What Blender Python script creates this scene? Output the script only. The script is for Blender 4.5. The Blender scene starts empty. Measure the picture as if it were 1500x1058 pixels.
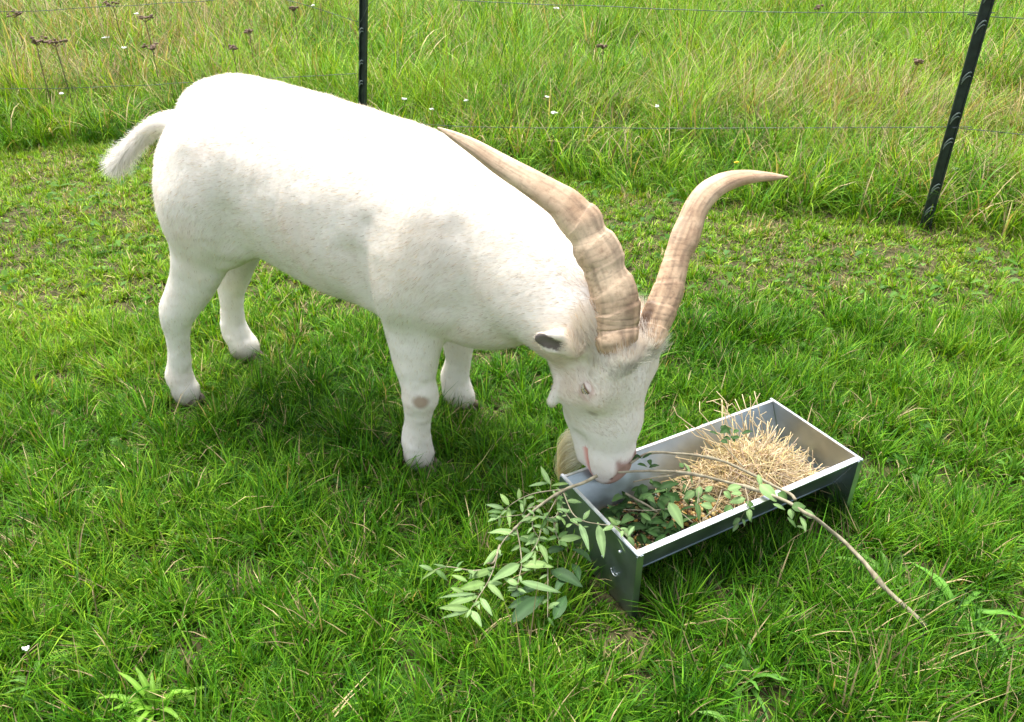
import bpy, math, os
import numpy as np
rng = np.random.default_rng(7)

# ------------------------------------------------------------------ camera, sky, sun, exposure
sc = bpy.context.scene
COL = sc.collection
H, TH, FPX = 1.45, math.radians(31.0), 1180.0
cam_d = bpy.data.cameras.new('camera')
cam = bpy.data.objects.new('camera', cam_d)
COL.objects.link(cam)
cam_d.sensor_width = 36.0
cam_d.lens = 36.0 * FPX / 1500.0
cam_d.clip_start, cam_d.clip_end = 0.05, 500.0
cam.location = (0, 0, H)
cam.rotation_euler = (math.pi / 2 - TH, 0, 0)
sc.camera = cam

SUN_EL, SUN_AZ = math.radians(69), math.radians(-25)      # azimuth from +Y towards +X
w = bpy.data.worlds.new('World')
sc.world = w
w.use_nodes = True
nt = w.node_tree
nt.nodes.clear()
wo = nt.nodes.new('ShaderNodeOutputWorld')
bg = nt.nodes.new('ShaderNodeBackground')
sky = nt.nodes.new('ShaderNodeTexSky')
sky.sky_type = 'NISHITA'
sky.sun_disc = False
sky.sun_elevation = SUN_EL
sky.sun_rotation = SUN_AZ
sky.air_density = 1.0
sky.dust_density = 4.0
sky.ozone_density = 1.0
hs = nt.nodes.new('ShaderNodeHueSaturation')
hs.inputs['Saturation'].default_value = 0.45
nt.links.new(sky.outputs[0], hs.inputs['Color'])
nt.links.new(hs.outputs[0], bg.inputs[0])
bg.inputs[1].default_value = 0.15
nt.links.new(bg.outputs[0], wo.inputs[0])

sun_d = bpy.data.lights.new('sun', 'SUN')
sun_d.energy = 2.7
sun_d.angle = math.radians(38)
sun_d.color = (1.0, 0.965, 0.90)
sun = bpy.data.objects.new('sun', sun_d)
COL.objects.link(sun)
from mathutils import Vector, Matrix
sdir = Vector((math.cos(SUN_EL) * math.sin(SUN_AZ), math.cos(SUN_EL) * math.cos(SUN_AZ), math.sin(SUN_EL)))
sun.rotation_euler = sdir.to_track_quat('Z', 'Y').to_euler()
sun.location = sdir * 20

sc.view_settings.view_transform = 'Standard'
sc.view_settings.look = 'None'
sc.view_settings.exposure = 1.25
sc.view_settings.gamma = 1.0
sc.render.engine = 'CYCLES'
sc.cycles.max_bounces = 8
sc.cycles.diffuse_bounces = 4
sc.cycles.transmission_bounces = 4
sc.cycles.transparent_max_bounces = 4
sc.cycles.sample_clamp_indirect = 8

# ------------------------------------------------------------------ helpers
FW = np.array([0, math.cos(TH), -math.sin(TH)])
UP = np.array([0, math.sin(TH), math.cos(TH)])
RT = np.array([1.0, 0, 0])


def at(u, v, z):
    """point of the place at height z seen at photograph pixel (u, v)"""
    d = FW + RT * (u - 750) / FPX - UP * (v - 529) / FPX
    t = (z - H) / d[2]
    return np.array([0, 0, H]) + d * t


def tag(o, label=None, cat=None, group=None, kind=None):
    if label: o['label'] = label
    if cat: o['category'] = cat
    if group: o['group'] = group
    if kind: o['kind'] = kind
    return o


def empty(name, loc):
    o = bpy.data.objects.new(name, None)
    COL.objects.link(o)
    o.location = loc
    o.empty_display_size = 0.1
    return o


def mesh(name, V, F, mat, parent=None, smooth=True, col=None, uvs=None):
    """V (n,3) world coordinates; F list of index arrays, each (m,3) or (m,4)"""
    V = np.asarray(V, dtype=np.float32)
    if parent is not None:
        V = V - np.array(parent_origin(parent), dtype=np.float32)
    if not isinstance(F, (list, tuple)): F = [F]
    F = [np.asarray(f, dtype=np.int32) for f in F if len(f)]
    loops = np.concatenate([f.ravel() for f in F])
    sizes = np.concatenate([np.full(len(f), f.shape[1], dtype=np.int32) for f in F])
    starts = np.concatenate([[0], np.cumsum(sizes)[:-1]]).astype(np.int32)
    me = bpy.data.meshes.new(name)
    me.vertices.add(len(V)); me.vertices.foreach_set('co', V.ravel())
    me.loops.add(len(loops)); me.loops.foreach_set('vertex_index', loops)
    me.polygons.add(len(sizes)); me.polygons.foreach_set('loop_start', starts)
    try: me.polygons.foreach_set('loop_total', sizes)
    except Exception: pass
    me.polygons.foreach_set('use_smooth', np.full(len(sizes), smooth))
    if col is not None:
        col = np.asarray(col, dtype=np.float32)
        if col.shape[1] == 3: col = np.hstack([col, np.ones((len(col), 1), np.float32)])
        a = me.color_attributes.new('col', 'FLOAT_COLOR', 'POINT')
        a.data.foreach_set('color', col.ravel())
    me.update(calc_edges=True)
    me.materials.append(mat)
    o = bpy.data.objects.new(name, me)
    COL.objects.link(o)
    if parent is not None: o.parent = parent
    return o


def parent_origin(p):
    v = np.zeros(3)
    while p is not None:
        v += np.array(p.location); p = p.parent
    return v


def unit(a):
    a = np.asarray(a, float)
    return a / np.maximum(np.linalg.norm(a, axis=-1, keepdims=True), 1e-9)


def lattice_noise(P, scale, seed=0):
    """smooth value noise in 2-D or 3-D, 0..1"""
    P = np.asarray(P) * scale
    I = np.floor(P).astype(np.int64); Fr = P - I
    Fr = Fr * Fr * (3 - 2 * Fr)
    D = P.shape[1]
    out = np.zeros(len(P))
    for c in range(2 ** D):
        wgt = np.ones(len(P)); h = np.full(len(P), seed * 7919 + 13, dtype=np.int64)
        for k in range(D):
            b = (c >> k) & 1
            wgt *= Fr[:, k] if b else 1 - Fr[:, k]
            h = (h ^ ((I[:, k] + b) * [73856093, 19349663, 83492791][k])) * 2654435761 & 0xffffffff
        h = (h ^ (h >> 15)) * 2246822519 & 0xffffffff
        h = h ^ (h >> 13)
        out += wgt * ((h & 0xffffff) / 0xffffff)
    return out


def fbm(P, scale, seed=0, octs=3):
    s = 0; a = 1; t = 0
    for i in range(octs):
        s = s + a * lattice_noise(P, scale * 2 ** i, seed + i); t += a; a *= 0.5
    return s / t


def catmull(P, n):
    """smooth curve through rows of P (any number of columns), n samples per span"""
    P = np.asarray(P, float)
    Q = np.vstack([2 * P[0] - P[1], P, 2 * P[-1] - P[-2]])
    out = []
    for i in range(1, len(Q) - 2):
        for t in np.linspace(0, 1, n, endpoint=False):
            a, b, c, d = Q[i - 1], Q[i], Q[i + 1], Q[i + 2]
            out.append(0.5 * ((2 * b) + (-a + c) * t + (2 * a - 5 * b + 4 * c - d) * t * t + (-a + 3 * b - 3 * c + d) * t ** 3))
    out.append(P[-1])
    return np.array(out)


def tube(pts, radii, sides=8, upv=(0, 0, 1), ru=None):
    """swept tube; returns V, [quads, tris].  radii: across, ru: along the 'up' axis (elliptic section)"""
    pts = np.asarray(pts, float); n = len(pts)
    radii = np.broadcast_to(radii, n); ru = radii if ru is None else np.broadcast_to(ru, n)
    T = unit(np.gradient(pts, axis=0))
    u = np.broadcast_to(upv, T.shape).astype(float)
    A = np.cross(T, u); bad = np.linalg.norm(A, axis=1) < 1e-3
    A[bad] = np.cross(T[bad], [1, 0.2, 0]); A = unit(A); B = unit(np.cross(A, T))
    th = np.arange(sides) / sides * 2 * math.pi
    V = pts[:, None] + A[:, None] * (np.cos(th)[None, :, None] * radii[:, None, None]) + B[:, None] * (np.sin(th)[None, :, None] * ru[:, None, None])
    V = V.reshape(-1, 3)
    i = np.arange(n - 1)[:, None] * sides; j = np.arange(sides)[None]; k = (j + 1) % sides
    Q = np.stack([i + j, i + k, i + sides + k, i + sides + j], -1).reshape(-1, 4)
    V = np.vstack([V, pts[0] - T[0] * radii[0] * .4, pts[-1] + T[-1] * radii[-1] * .4])
    c0, c1 = n * sides, n * sides + 1
    Tt = np.array([[c0, (q + 1) % sides, q] for q in range(sides)] + [[c1, (n - 1) * sides + q, (n - 1) * sides + (q + 1) % sides] for q in range(sides)])
    return V, Q, Tt


class Acc:
    def __init__(s): s.V = []; s.Q = []; s.T = []; s.C = []; s.n = 0
    def add(s, V, Q=None, T=None, col=None):
        V = np.asarray(V, float)
        s.V.append(V)
        if Q is not None and len(Q): s.Q.append(np.asarray(Q) + s.n)
        if T is not None and len(T): s.T.append(np.asarray(T) + s.n)
        if col is not None: s.C.append(np.broadcast_to(np.asarray(col, float), (len(V), 3)))
        s.n += len(V)
    def box(s, c, ax, col=None):
        """c centre, ax three half-axis vectors"""
        c = np.asarray(c, float); ax = np.asarray(ax, float)
        S = np.array([[x, y, z] for x in (-1, 1) for y in (-1, 1) for z in (-1, 1)])
        s.add(c + S @ ax, [[0, 1, 3, 2], [4, 6, 7, 5], [0, 4, 5, 1], [2, 3, 7, 6], [0, 2, 6, 4], [1, 5, 7, 3]], None, col)
    def build(s, name, mat, parent=None, smooth=True):
        F = []
        if s.Q: F.append(np.vstack(s.Q))
        if s.T: F.append(np.vstack(s.T))
        return mesh(name, np.vstack(s.V), F, mat, parent, smooth, np.vstack(s.C) if s.C else None)


# ------------------------------------------------------------------ materials
def newmat(name):
    m = bpy.data.materials.new(name); m.use_nodes = True
    t = m.node_tree; b = t.nodes['Principled BSDF']
    return m, t, b


def leafmat(name, rough=0.5, trans=0.35, spec=0.3, tint=(1, 1, 1)):
    m, t, b = newmat(name)
    a = t.nodes.new('ShaderNodeAttribute'); a.attribute_name = 'col'
    t.links.new(a.outputs['Color'], b.inputs['Base Color'])
    b.inputs['Roughness'].default_value = rough
    b.inputs['Specular IOR Level'].default_value = spec
    tr = t.nodes.new('ShaderNodeBsdfTranslucent')
    mul = t.nodes.new('ShaderNodeMix'); mul.data_type = 'RGBA'; mul.blend_type = 'MULTIPLY'
    mul.inputs[0].default_value = 1.0
    mul.inputs[7].default_value = (*tint, 1)
    t.links.new(a.outputs['Color'], mul.inputs[6]); t.links.new(mul.outputs[2], tr.inputs['Color'])
    mx = t.nodes.new('ShaderNodeMixShader'); mx.inputs[0].default_value = trans
    out = t.nodes['Material Output']
    t.links.new(b.outputs[0], mx.inputs[1]); t.links.new(tr.outputs[0], mx.inputs[2]); t.links.new(mx.outputs[0], out.inputs[0])
    return m


def plain(name, col, rough=0.6, metal=0.0, spec=0.5):
    m, t, b = newmat(name)
    b.inputs['Base Color'].default_value = (*col, 1)
    b.inputs['Roughness'].default_value = rough
    b.inputs['Metallic'].default_value = metal
    b.inputs['Specular IOR Level'].default_value = spec
    return m, t, b


def noisecol(t, b, c1, c2, scale, detail=6, lo=0.35, hi=0.65, bump=0.0, dist=0.002, stretch=None):
    tc = t.nodes.new('ShaderNodeTexCoord'); n = t.nodes.new('ShaderNodeTexNoise')
    n.inputs['Scale'].default_value = scale; n.inputs['Detail'].default_value = detail
    src = tc.outputs['Object']
    if stretch:
        mp = t.nodes.new('ShaderNodeMapping'); mp.inputs['Scale'].default_value = stretch
        t.links.new(src, mp.inputs[0]); src = mp.outputs[0]
    t.links.new(src, n.inputs['Vector'])
    r = t.nodes.new('ShaderNodeValToRGB')
    r.color_ramp.elements[0].position = lo; r.color_ramp.elements[1].position = hi
    r.color_ramp.elements[0].color = (*c1, 1); r.color_ramp.elements[1].color = (*c2, 1)
    t.links.new(n.outputs[0], r.inputs[0]); t.links.new(r.outputs[0], b.inputs['Base Color'])
    if bump:
        bp = t.nodes.new('ShaderNodeBump'); bp.inputs['Strength'].default_value = bump; bp.inputs['Distance'].default_value = dist
        t.links.new(n.outputs[0], bp.inputs['Height']); t.links.new(bp.outputs[0], b.inputs['Normal'])
    return r


M = {}
M['grass'] = leafmat('grass_blade', 0.5, 0.26, 0.16, (1.3, 1.15, 0.4))
M['leaf'] = leafmat('leaf', 0.55, 0.25, 0.2, (1.1, 1.1, 0.6))
M['straw'] = leafmat('straw', 0.45, 0.2, 0.4)
M['fur'] = leafmat('fur', 0.6, 0.3, 0.15)
m, t, b = plain('soil', (0.06, 0.045, 0.03), 0.95, spec=0.1); M['soil'] = m
noisecol(t, b, (0.026, 0.028, 0.010), (0.12, 0.11, 0.05), 40, 8, 0.3, 0.75, 0.8, 0.01)
m, t, b = plain('fence_plastic', (0.008, 0.016, 0.011), 0.45); M['post'] = m
noisecol(t, b, (0.010, 0.018, 0.014), (0.026, 0.042, 0.034), 30, 5)
m, t, b = plain('wire', (0.12, 0.14, 0.13), 0.5, 0.3); M['wire'] = m
noisecol(t, b, (0.02, 0.03, 0.025), (0.13, 0.16, 0.15), 25, 3)
# galvanised sheet
m, t, b = plain('galvanised_steel', (0.6, 0.62, 0.63), 0.35, 1.0); M['steel'] = m
r = noisecol(t, b, (0.34, 0.40, 0.43), (0.56, 0.62, 0.66), 9, 8, 0.3, 0.7)
n2 = t.nodes.new('ShaderNodeTexNoise'); n2.inputs['Scale'].default_value = 14; n2.inputs['Detail'].default_value = 7
tc = t.nodes.new('ShaderNodeTexCoord'); t.links.new(tc.outputs['Object'], n2.inputs['Vector'])
mr = t.nodes.new('ShaderNodeMapRange'); mr.inputs['To Min'].default_value = 0.24; mr.inputs['To Max'].default_value = 0.55
t.links.new(n2.outputs[0], mr.inputs['Value']); t.links.new(mr.outputs[0], b.inputs['Roughness'])
m, t, b = plain('steel_rim', (0.78, 0.8, 0.83), 0.32, 0.85); M['rim'] = m
noisecol(t, b, (0.6, 0.63, 0.66), (0.86, 0.88, 0.9), 40, 4)
m, t, b = plain('bark', (0.2, 0.16, 0.11), 0.8); M['bark'] = m
noisecol(t, b, (0.17, 0.14, 0.085), (0.38, 0.34, 0.23), 60, 6, 0.3, 0.7, 0.5, 0.001)
m, t, b = plain('grain', (0.6, 0.4, 0.15), 0.6); M['grain'] = leafmat('grain_kernel', 0.5, 0.05, 0.4)
# ------------------------------------------------------------------ ground
FENCE = np.array([(-7.0, 5.3), (-4.0, 5.15), (-0.97, 4.92), (2.007, 3.695), (4.2, 2.8), (7, 1.7)])


def fence_y(x):
    return np.interp(x, FENCE[:, 0], FENCE[:, 1])


def gz(x, y):
    P = np.stack([x, y], -1)
    f = np.clip((np.hypot(x, y - 1.9) - 1.2) / 2.0, 0, 1)
    return (fbm(P, 1.3, 5, 2) - 0.5) * 0.10 * f + np.clip((y - fence_y(x)) * 0.25, 0, 1) * 0.10 * fbm(P, 2.0, 9, 2)


def sheet(x0, x1, y0, y1, nx, ny):
    X, Y = np.meshgrid(np.linspace(x0, x1, nx), np.linspace(y0, y1, ny))
    X = X.ravel(); Y = Y.ravel()
    i = np.arange(ny - 1)[:, None] * nx + np.arange(nx - 1)[None]
    Q = np.stack([i, i + 1, i + nx + 1, i + nx], -1).reshape(-1, 4)
    return X, Y, Q


xs = np.concatenate([-np.geomspace(200, 6, 14), np.linspace(-5.8, 5.8, 150), np.geomspace(6, 200, 14)])
ys = np.concatenate([-np.geomspace(60, 1, 8), np.linspace(-0.9, 14, 180), np.geomspace(14.3, 300, 16)])
X, Y = np.meshgrid(xs, ys); nx, ny = len(xs), len(ys); X = X.ravel(); Y = Y.ravel()
i = np.arange(ny - 1)[:, None] * nx + np.arange(nx - 1)[None]
Qd = np.stack([i, i + 1, i + nx + 1, i + nx], -1).reshape(-1, 4)
far = np.clip((np.hypot(X, Y) - 20) / 30, 0, 1)
g = mesh('ground', np.stack([X, Y, gz(X, Y) * (1 - far) - 0.002], -1), Qd, M['soil'])
g['kind'] = 'structure'

# ------------------------------------------------------------------ grass
D3 = np.array


def blades(root, h, wd, az, lean, curl, col, levels=3):
    """grass blades: root (N,3); each a bent tapering ribbon; returns V, Q, T, C"""
    N = len(root)
    t = np.linspace(0, 1, levels + 1)
    dirx, diry = np.cos(az), np.sin(az)
    sx, sy = -diry, dirx                                   # width axis
    tw = rng.uniform(-0.8, 0.8, N)
    V = np.zeros((N, 2 * levels + 1, 3)); C = np.zeros((N, 2 * levels + 1, 3))
    px = root[:, 0].copy(); py = root[:, 1].copy(); pz = root[:, 2].copy()
    ang = lean.copy()
    seg = h / levels
    for k in range(levels + 1):
        ww = wd * 0.5 * (1 - t[k] ** 1.6) * (0.75 + 0.5 * min(t[k] * 3, 1))
        a2 = tw * t[k]
        wx = sx * np.cos(a2) + dirx * np.sin(a2); wy = sy * np.cos(a2) + diry * np.sin(a2)
        shade = 0.85 + 0.3 * t[k]
        if k < levels:
            V[:, 2 * k, 0] = px - wx * ww; V[:, 2 * k, 1] = py - wy * ww; V[:, 2 * k, 2] = pz
            V[:, 2 * k + 1, 0] = px + wx * ww; V[:, 2 * k + 1, 1] = py + wy * ww; V[:, 2 * k + 1, 2] = pz
            C[:, 2 * k] = col; C[:, 2 * k + 1] = col
        else:
            V[:, 2 * k, 0] = px; V[:, 2 * k, 1] = py; V[:, 2 * k, 2] = pz
            C[:, 2 * k] = col
        px += dirx * np.sin(ang) * seg; py += diry * np.sin(ang) * seg; pz += np.cos(ang) * seg
        pz = np.maximum(pz, root[:, 2] + 0.002)
        ang = ang + curl / levels
    m_ = 2 * levels + 1
    base = (np.arange(N) * m_)[:, None, None]
    Q = np.array([[2 * k, 2 * k + 1, 2 * k + 3, 2 * k + 2] for k in range(levels - 1)])[None] + base
    T = np.array([[2 * levels - 2, 2 * levels - 1, 2 * levels]])[None] + base
    return V.reshape(-1, 3), Q.reshape(-1, 4), T.reshape(-1, 3), C.reshape(-1, 3)


def palette(P, dry, yel, n):
    """per-blade base colour from a darkish lush green to light yellow green, some dry straw"""
    r = rng.random(n)
    g0 = D3([0.014, 0.075, 0.003]); g1 = D3([0.085, 0.25, 0.008]); g2 = D3([0.30, 0.46, 0.035])
    k = np.clip(r * 0.7 + yel * 0.6 - 0.05, 0, 1)[:, None]
    c = np.where(k < 0.5, g0 + (g1 - g0) * k * 2, g1 + (g2 - g1) * (k * 2 - 1))
    d = rng.random(n) < dry
    dc = D3([0.50, 0.40, 0.21]) * rng.uniform(0.35, 1.15, (n, 1))
    c = np.where(d[:, None], dc, c)
    return c * rng.uniform(0.45, 1.45, (n, 1))


def in_view(x, y, margin):
    half = (0.64 * (0.86 * y + 0.75)) + margin
    return np.abs(x) < half


TRO_A = D3([0.2706, 1.2739, 0.0]); TRO_B = TRO_A + D3([math.cos(.5056), math.sin(.5056), 0]) * .7
e1 = unit(TRO_B - TRO_A); e2 = D3([-e1[1], e1[0], 0]); TL, TW_ = 0.70, 0.312


def in_trough(x, y):
    q = np.stack([x - TRO_A[0], y - TRO_A[1]], -1)
    a = q @ e1[:2]; b_ = q @ e2[:2]
    return (a > -0.01) & (a < TL + 0.01) & (b_ > -0.005) & (b_ < TW_ + 0.01)


def scatter(n, x0, x1, y0, y1, margin=0.9):
    n = int(n * (1.0 if margin > .7 else 1)); x = rng.uniform(x0, x1, n); y = rng.uniform(y0, y1, n)
    k = in_view(x, y, margin)
    return x[k], y[k]


def wornness(x, y):
    """1 on the grazed, trodden strip in front of the fence, 0 in the lush foreground"""
    P = np.stack([x, y], -1)
    a = np.clip((y - 2.35 - 0.25 * np.sin(x * 1.3) + (fbm(P, 0.9, 21) - 0.5) * 1.6 + np.clip(-x - 0.6, 0, 1) * 0.25) / 0.9, 0, 1)
    return a


GO = D3([-1.003, 2.299, 0]); GD = D3([0.919, -0.395, 0]); GN = D3([-0.395, -0.919, 0]); GZ = D3([0, 0, 1.0])


def W(s, l, z):
    """goat frame: s along the body, l towards its near side, z up"""
    return GO + GD * s + GN * l + GZ * z


FULL = 1.0
if True:
    # --- grazed lawn: short turf everywhere before the fence
    A = Acc()
    def lawn(n, y0, y1, xm, tuft):
        x, y = scatter(n, -xm, xm, y0, y1)
        P = np.stack([x, y], -1)
        worn = wornness(x, y)
        keep = y < fence_y(x) + 0.3
        bald = fbm(P, 4.5, 31); bald2 = fbm(P, 14, 35, 2)
        keep &= rng.random(len(x)) < np.clip(1.05 - 0.6 * np.clip((bald - 0.64) * 8, 0, 1) * (0.25 + 0.5 * worn) - (0.85 - .45 * worn) * np.clip((bald2 - 0.54) * 9, 0, 1), 0.05, 1)
        x, y, P, worn = x[keep], y[keep], P[keep], worn[keep]
        if tuft:
            k = rng.integers(12, 34, len(x)); idx = np.repeat(np.arange(len(x)), k)
            az = rng.uniform(0, 2 * math.pi, len(idx))
            rr = rng.random(len(idx)) ** 0.7 * 0.018
            bias = rng.uniform(0, 2 * math.pi, len(x))
            th_h = rng.uniform(0.7, 1.5, len(x)) ** 1.3
            az2 = np.where(rng.random(len(idx)) < 0.45, bias[idx] + rng.normal(0, 0.5, len(idx)), az)
            bx = x[idx] + np.cos(az) * rr; by = y[idx] + np.sin(az) * rr
            hh = th_h[idx]; lean = 0.15 + np.abs(rng.normal(0, 0.50, len(idx))) + rr * 14
            tcol = rng.normal(0, 0.10, len(x))[idx]; az = az2
        else:
            idx = np.arange(len(x)); bx, by = x, y
            az = rng.uniform(0, 2 * math.pi, len(idx)) ; hh = rng.uniform(0.5, 1.15, len(idx))
            lean = np.abs(rng.normal(0.55, 0.4, len(idx))); tcol = 0
        Pn = np.stack([bx, by], -1); worn = worn[idx]
        big = fbm(Pn, 1.6, 41, 2); sm = fbm(Pn, 7, 45, 2)
        h = hh * (0.072 - 0.040 * worn) * (0.45 + 1.1 * sm) * (0.75 + 0.5 * big)
        h *= rng.uniform(0.5, 1.35, len(h)); h = np.where(in_trough(bx, by), np.minimum(h, .05), h); nearT = np.hypot(bx - TRO_A[0] + .02, by - TRO_A[1] + .03) < .10
        for fs_, fl2 in ((.05, .15), (.03, -.15), (.90, .15), (.87, -.165)):
            fp_ = W(fs_, fl2, 0); nearT |= np.hypot(bx - fp_[0] , by - fp_[1] + .03) < .075; h = np.where(nearT, h * .72, h)
        left = np.clip((-bx - 0.9) * 1.2, 0, 1)
        yel = 0.14 + 0.14 * np.clip(np.abs(bx + .1) - .5, 0, 1) + 0.42 * worn + (fbm(Pn, 3, 51) - 0.5) * 0.8 + tcol + 0.12 * left  # centre turf deeper green: lush grass, and partly its shade put into the colour
        dry = 0.05 + 0.06 * worn + 0.22 * np.clip((fbm(Pn, 5, 55) - 0.56) * 6, 0, 1) * (0.3 + worn)
        c = palette(Pn, dry, yel, len(bx))
        wd = rng.uniform(0.0018, 0.0050, len(bx)) * (1 + 0.3 * (by > 2.6))
        curl = rng.normal(0.5, 0.6, len(bx))
        A.add(*_acc(blades(np.stack([bx, by, gz(bx, by) - 0.003], -1), h, wd, az, lean, curl, c)))
    def _acc(r): return (r[0], r[1], r[2], r[3])
    lawn(int(14500 * FULL), 0.55, 2.7, 2.6, True)
    lawn(int(14000 * FULL), 2.5, 5.4, 4.6, True)
    lawn(int(150000 * FULL), 0.55, 2.7, 2.6, False)
    lawn(int(170000 * FULL), 2.5, 5.4, 4.6, False)
    # the same turf, more coarsely set, to either side of and behind the camera
    n_ = int(16000 * FULL); x = rng.uniform(-6, 6, n_); y = rng.uniform(-1.6, 6.0, n_); k = (~in_view(x, y, .85) | (y < .55)) & (y < fence_y(x) + .2); x, y = x[k], y[k]
    kb = rng.integers(9, 20, len(x)); idx = np.repeat(np.arange(len(x)), kb); m_ = len(idx); az = rng.uniform(0, 6.28, m_); rr = rng.random(m_) ** .6 * .05
    bx = x[idx] + np.cos(az) * rr; by = y[idx] + np.sin(az) * rr; Pn = np.stack([bx, by], -1)
    A.add(*_acc(blades(np.stack([bx, by, gz(bx, by) - .003], -1), rng.uniform(.03, .085, m_), rng.uniform(.004, .009, m_), az, .2 + np.abs(rng.normal(0, .5, m_)), rng.normal(.6, .6, m_), palette(Pn, .05, .2 + (fbm(Pn, 3, 51) - .5) * .8, m_))))
    # creeping thatch of dead blades on the soil
    x, y = scatter(int(60000 * FULL), -4.4, 4.4, 0.6, 5.2)
    k = ~in_trough(x, y); x, y = x[k], y[k]
    c = D3([0.30, 0.235, 0.12]) * rng.uniform(0.35, 1.2, (len(x), 1))
    A.add(*_acc(blades(np.stack([x, y, gz(x, y) + 0.001], -1), rng.uniform(0.015, 0.06, len(x)), rng.uniform(0.0012, 0.0026, len(x)), rng.uniform(0, 6.28, len(x)), rng.uniform(1.2, 1.56, len(x)), rng.normal(0, 0.3, len(x)), c)))
    o = A.build('lawn_grass', M['grass']); tag(o, 'short grazed green grass covering the pasture in front of the wire fence', 'grass', kind='stuff')
    # feathery yarrow and clover leaves woven into the turf
    A = Acc()
    x, y = scatter(int(5200 * FULL), -3.4, 3.4, 0.6, 4.6, .5)
    P = np.stack([x, y], -1); k = (fbm(P, 1.6, 141, 2) + .10 * (x < -.3) > .52) & ~in_trough(x, y) & (y < fence_y(x)); x, y = x[k], y[k]
    for cx, cy in zip(x, y):
        an = rng.uniform(0, 6.28); L0 = rng.uniform(.035, .085); n_ = 11; el = rng.uniform(.25, .9)
        dv = D3([math.cos(an) * math.cos(el), math.sin(an) * math.cos(el), math.sin(el)]); sd = D3([-math.sin(an), math.cos(an), 0]); up_ = np.cross(dv, sd) * -1
        tt_ = np.linspace(.15, 1, n_)[:, None]; ax_ = D3([cx, cy, .012]) + dv * L0 * tt_ - D3([0, 0, 1]) * L0 * .45 * tt_ ** 2
        wl = L0 * .22 * np.sin(np.pi * np.clip(tt_, 0, .97)) + .002; V = []; T_ = []
        st = L0 * .035
        for sg in (-1, 1):
            Vv = np.stack([ax_ - dv * st, ax_ + dv * st, ax_ + sd * sg * wl + dv * wl * .5 + rng.normal(0, .0012, (n_, 3))], 1)
            V.append(Vv.reshape(-1, 3))
        V = np.vstack(V); T_ = np.arange(len(V)).reshape(-1, 3)
        kk = rng.uniform(0, 1); A.add(V, None, T_, (D3([.05, .16, .02]) * (1 - kk) + D3([.15, .31, .045]) * kk) * rng.uniform(.7, 1.2))
    o = A.build('yarrow_leaves', M['grass']); tag(o, 'low feathery yarrow leaves scattered through the grazed grass', 'ground cover', kind='stuff')
    # --- tall meadow beyond the fence
    A = Acc()
    def meadow(n, y0, y1, xm, hs_, kk, wmul):
        x, y = scatter(n, -xm, xm, y0, y1, 1.4)
        k = y > fence_y(x) - 0.02 + (fbm(np.stack([x, y], -1), 2.5, 61) - 0.5) * 0.5; x, y = x[k], y[k]
        kb = rng.integers(*kk, len(x)); idx = np.repeat(np.arange(len(x)), kb)
        az = rng.uniform(0, 2 * math.pi, len(idx)); rr = rng.random(len(idx)) ** 0.6 * 0.05
        bx = x[idx] + np.cos(az) * rr; by = y[idx] + np.sin(az) * rr
        bias = 6.28 * fbm(np.stack([x, y], -1), 0.8, 65, 2) * 4 + rng.normal(0, 0.8, len(x))
        az = np.where(rng.random(len(idx)) < 0.4, bias[idx] + rng.normal(0, 0.5, len(idx)), az)
        Pn = np.stack([bx, by], -1)
        dfen = np.clip((by - fence_y(bx)) / 0.9, 0, 1)
        hh = (0.14 + 0.13 * dfen) * hs_ * np.clip(1.5 - 2.2 * np.clip(fbm(Pn, 2.2, 133, 2) - .5, 0, 1) * dfen, .25, 1.4)  * rng.uniform(0.6, 1.4, len(x))[idx] * (0.6 + 0.8 * fbm(Pn, 1.5, 67)) * rng.uniform(0.6, 1.2, len(idx))
        lean = 0.1 + np.abs(rng.normal(0, 0.45, len(idx))) + rr * 5
        curl = np.abs(rng.normal(1.0, 0.9, len(idx)))
        rgt = np.exp(-((bx - 2.6) / 1.3) ** 2 - ((by - 5.6) / 1.1) ** 2); lft = np.clip((-bx - 1.4) / 1.6, 0, 1) * np.clip((by - 5.4) / 0.8, 0, 1)
        yel = 0.34 + 0.28 * dfen + (fbm(Pn, 1.7, 71) - 0.5) * 1.0 + rng.normal(0, .12, len(x))[idx] + 0.2 * rgt
        dry = 0.03 + 0.07 * dfen + 0.42 * rgt + 0.40 * lft + 0.25 * np.clip((fbm(Pn, 1.9, 75) - 0.58) * 6, 0, 1) * dfen
        c = palette(Pn, dry, yel, len(bx))
        wd = rng.uniform(0.0026, 0.0055, len(bx)) * wmul
        A.add(*_acc(blades(np.stack([bx, by, gz(bx, by) - 0.003], -1), hh, wd, az, lean, curl, c, 4)))
    meadow(int(9000 * FULL), 2.9, 6.2, 5.6, 1.0, (10, 26), 1.25)
    meadow(int(8000 * FULL), 6.0, 9.5, 7.0, 1.15, (8, 18), 1.8)
    meadow(int(5000 * FULL), 9.3, 15, 11.0, 1.3, (8, 16), 2.4)
        # long pale arching tussock blades
    def tussock(n, y0, y1, xm, L, wmul):
        x, y = scatter(n, -xm, xm, y0, y1, 0.9); k = y > fence_y(x) + .05; x, y = x[k], y[k]
        keep = fbm(np.stack([x, y], -1), 1.4, 111) > .42; x, y = x[keep], y[keep]
        kb = rng.integers(6, 18, len(x)); idx = np.repeat(np.arange(len(x)), kb); m_ = len(idx)
        az = rng.uniform(0, 6.28, m_); rr = rng.random(m_) * .03; bx = x[idx] + np.cos(az) * rr; by = y[idx] + np.sin(az) * rr
        yel = rng.uniform(.3, 1.0, len(x))[idx]; c = palette(np.stack([bx, by], -1), np.where(yel > .75, .55, .12), yel, m_)
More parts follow.
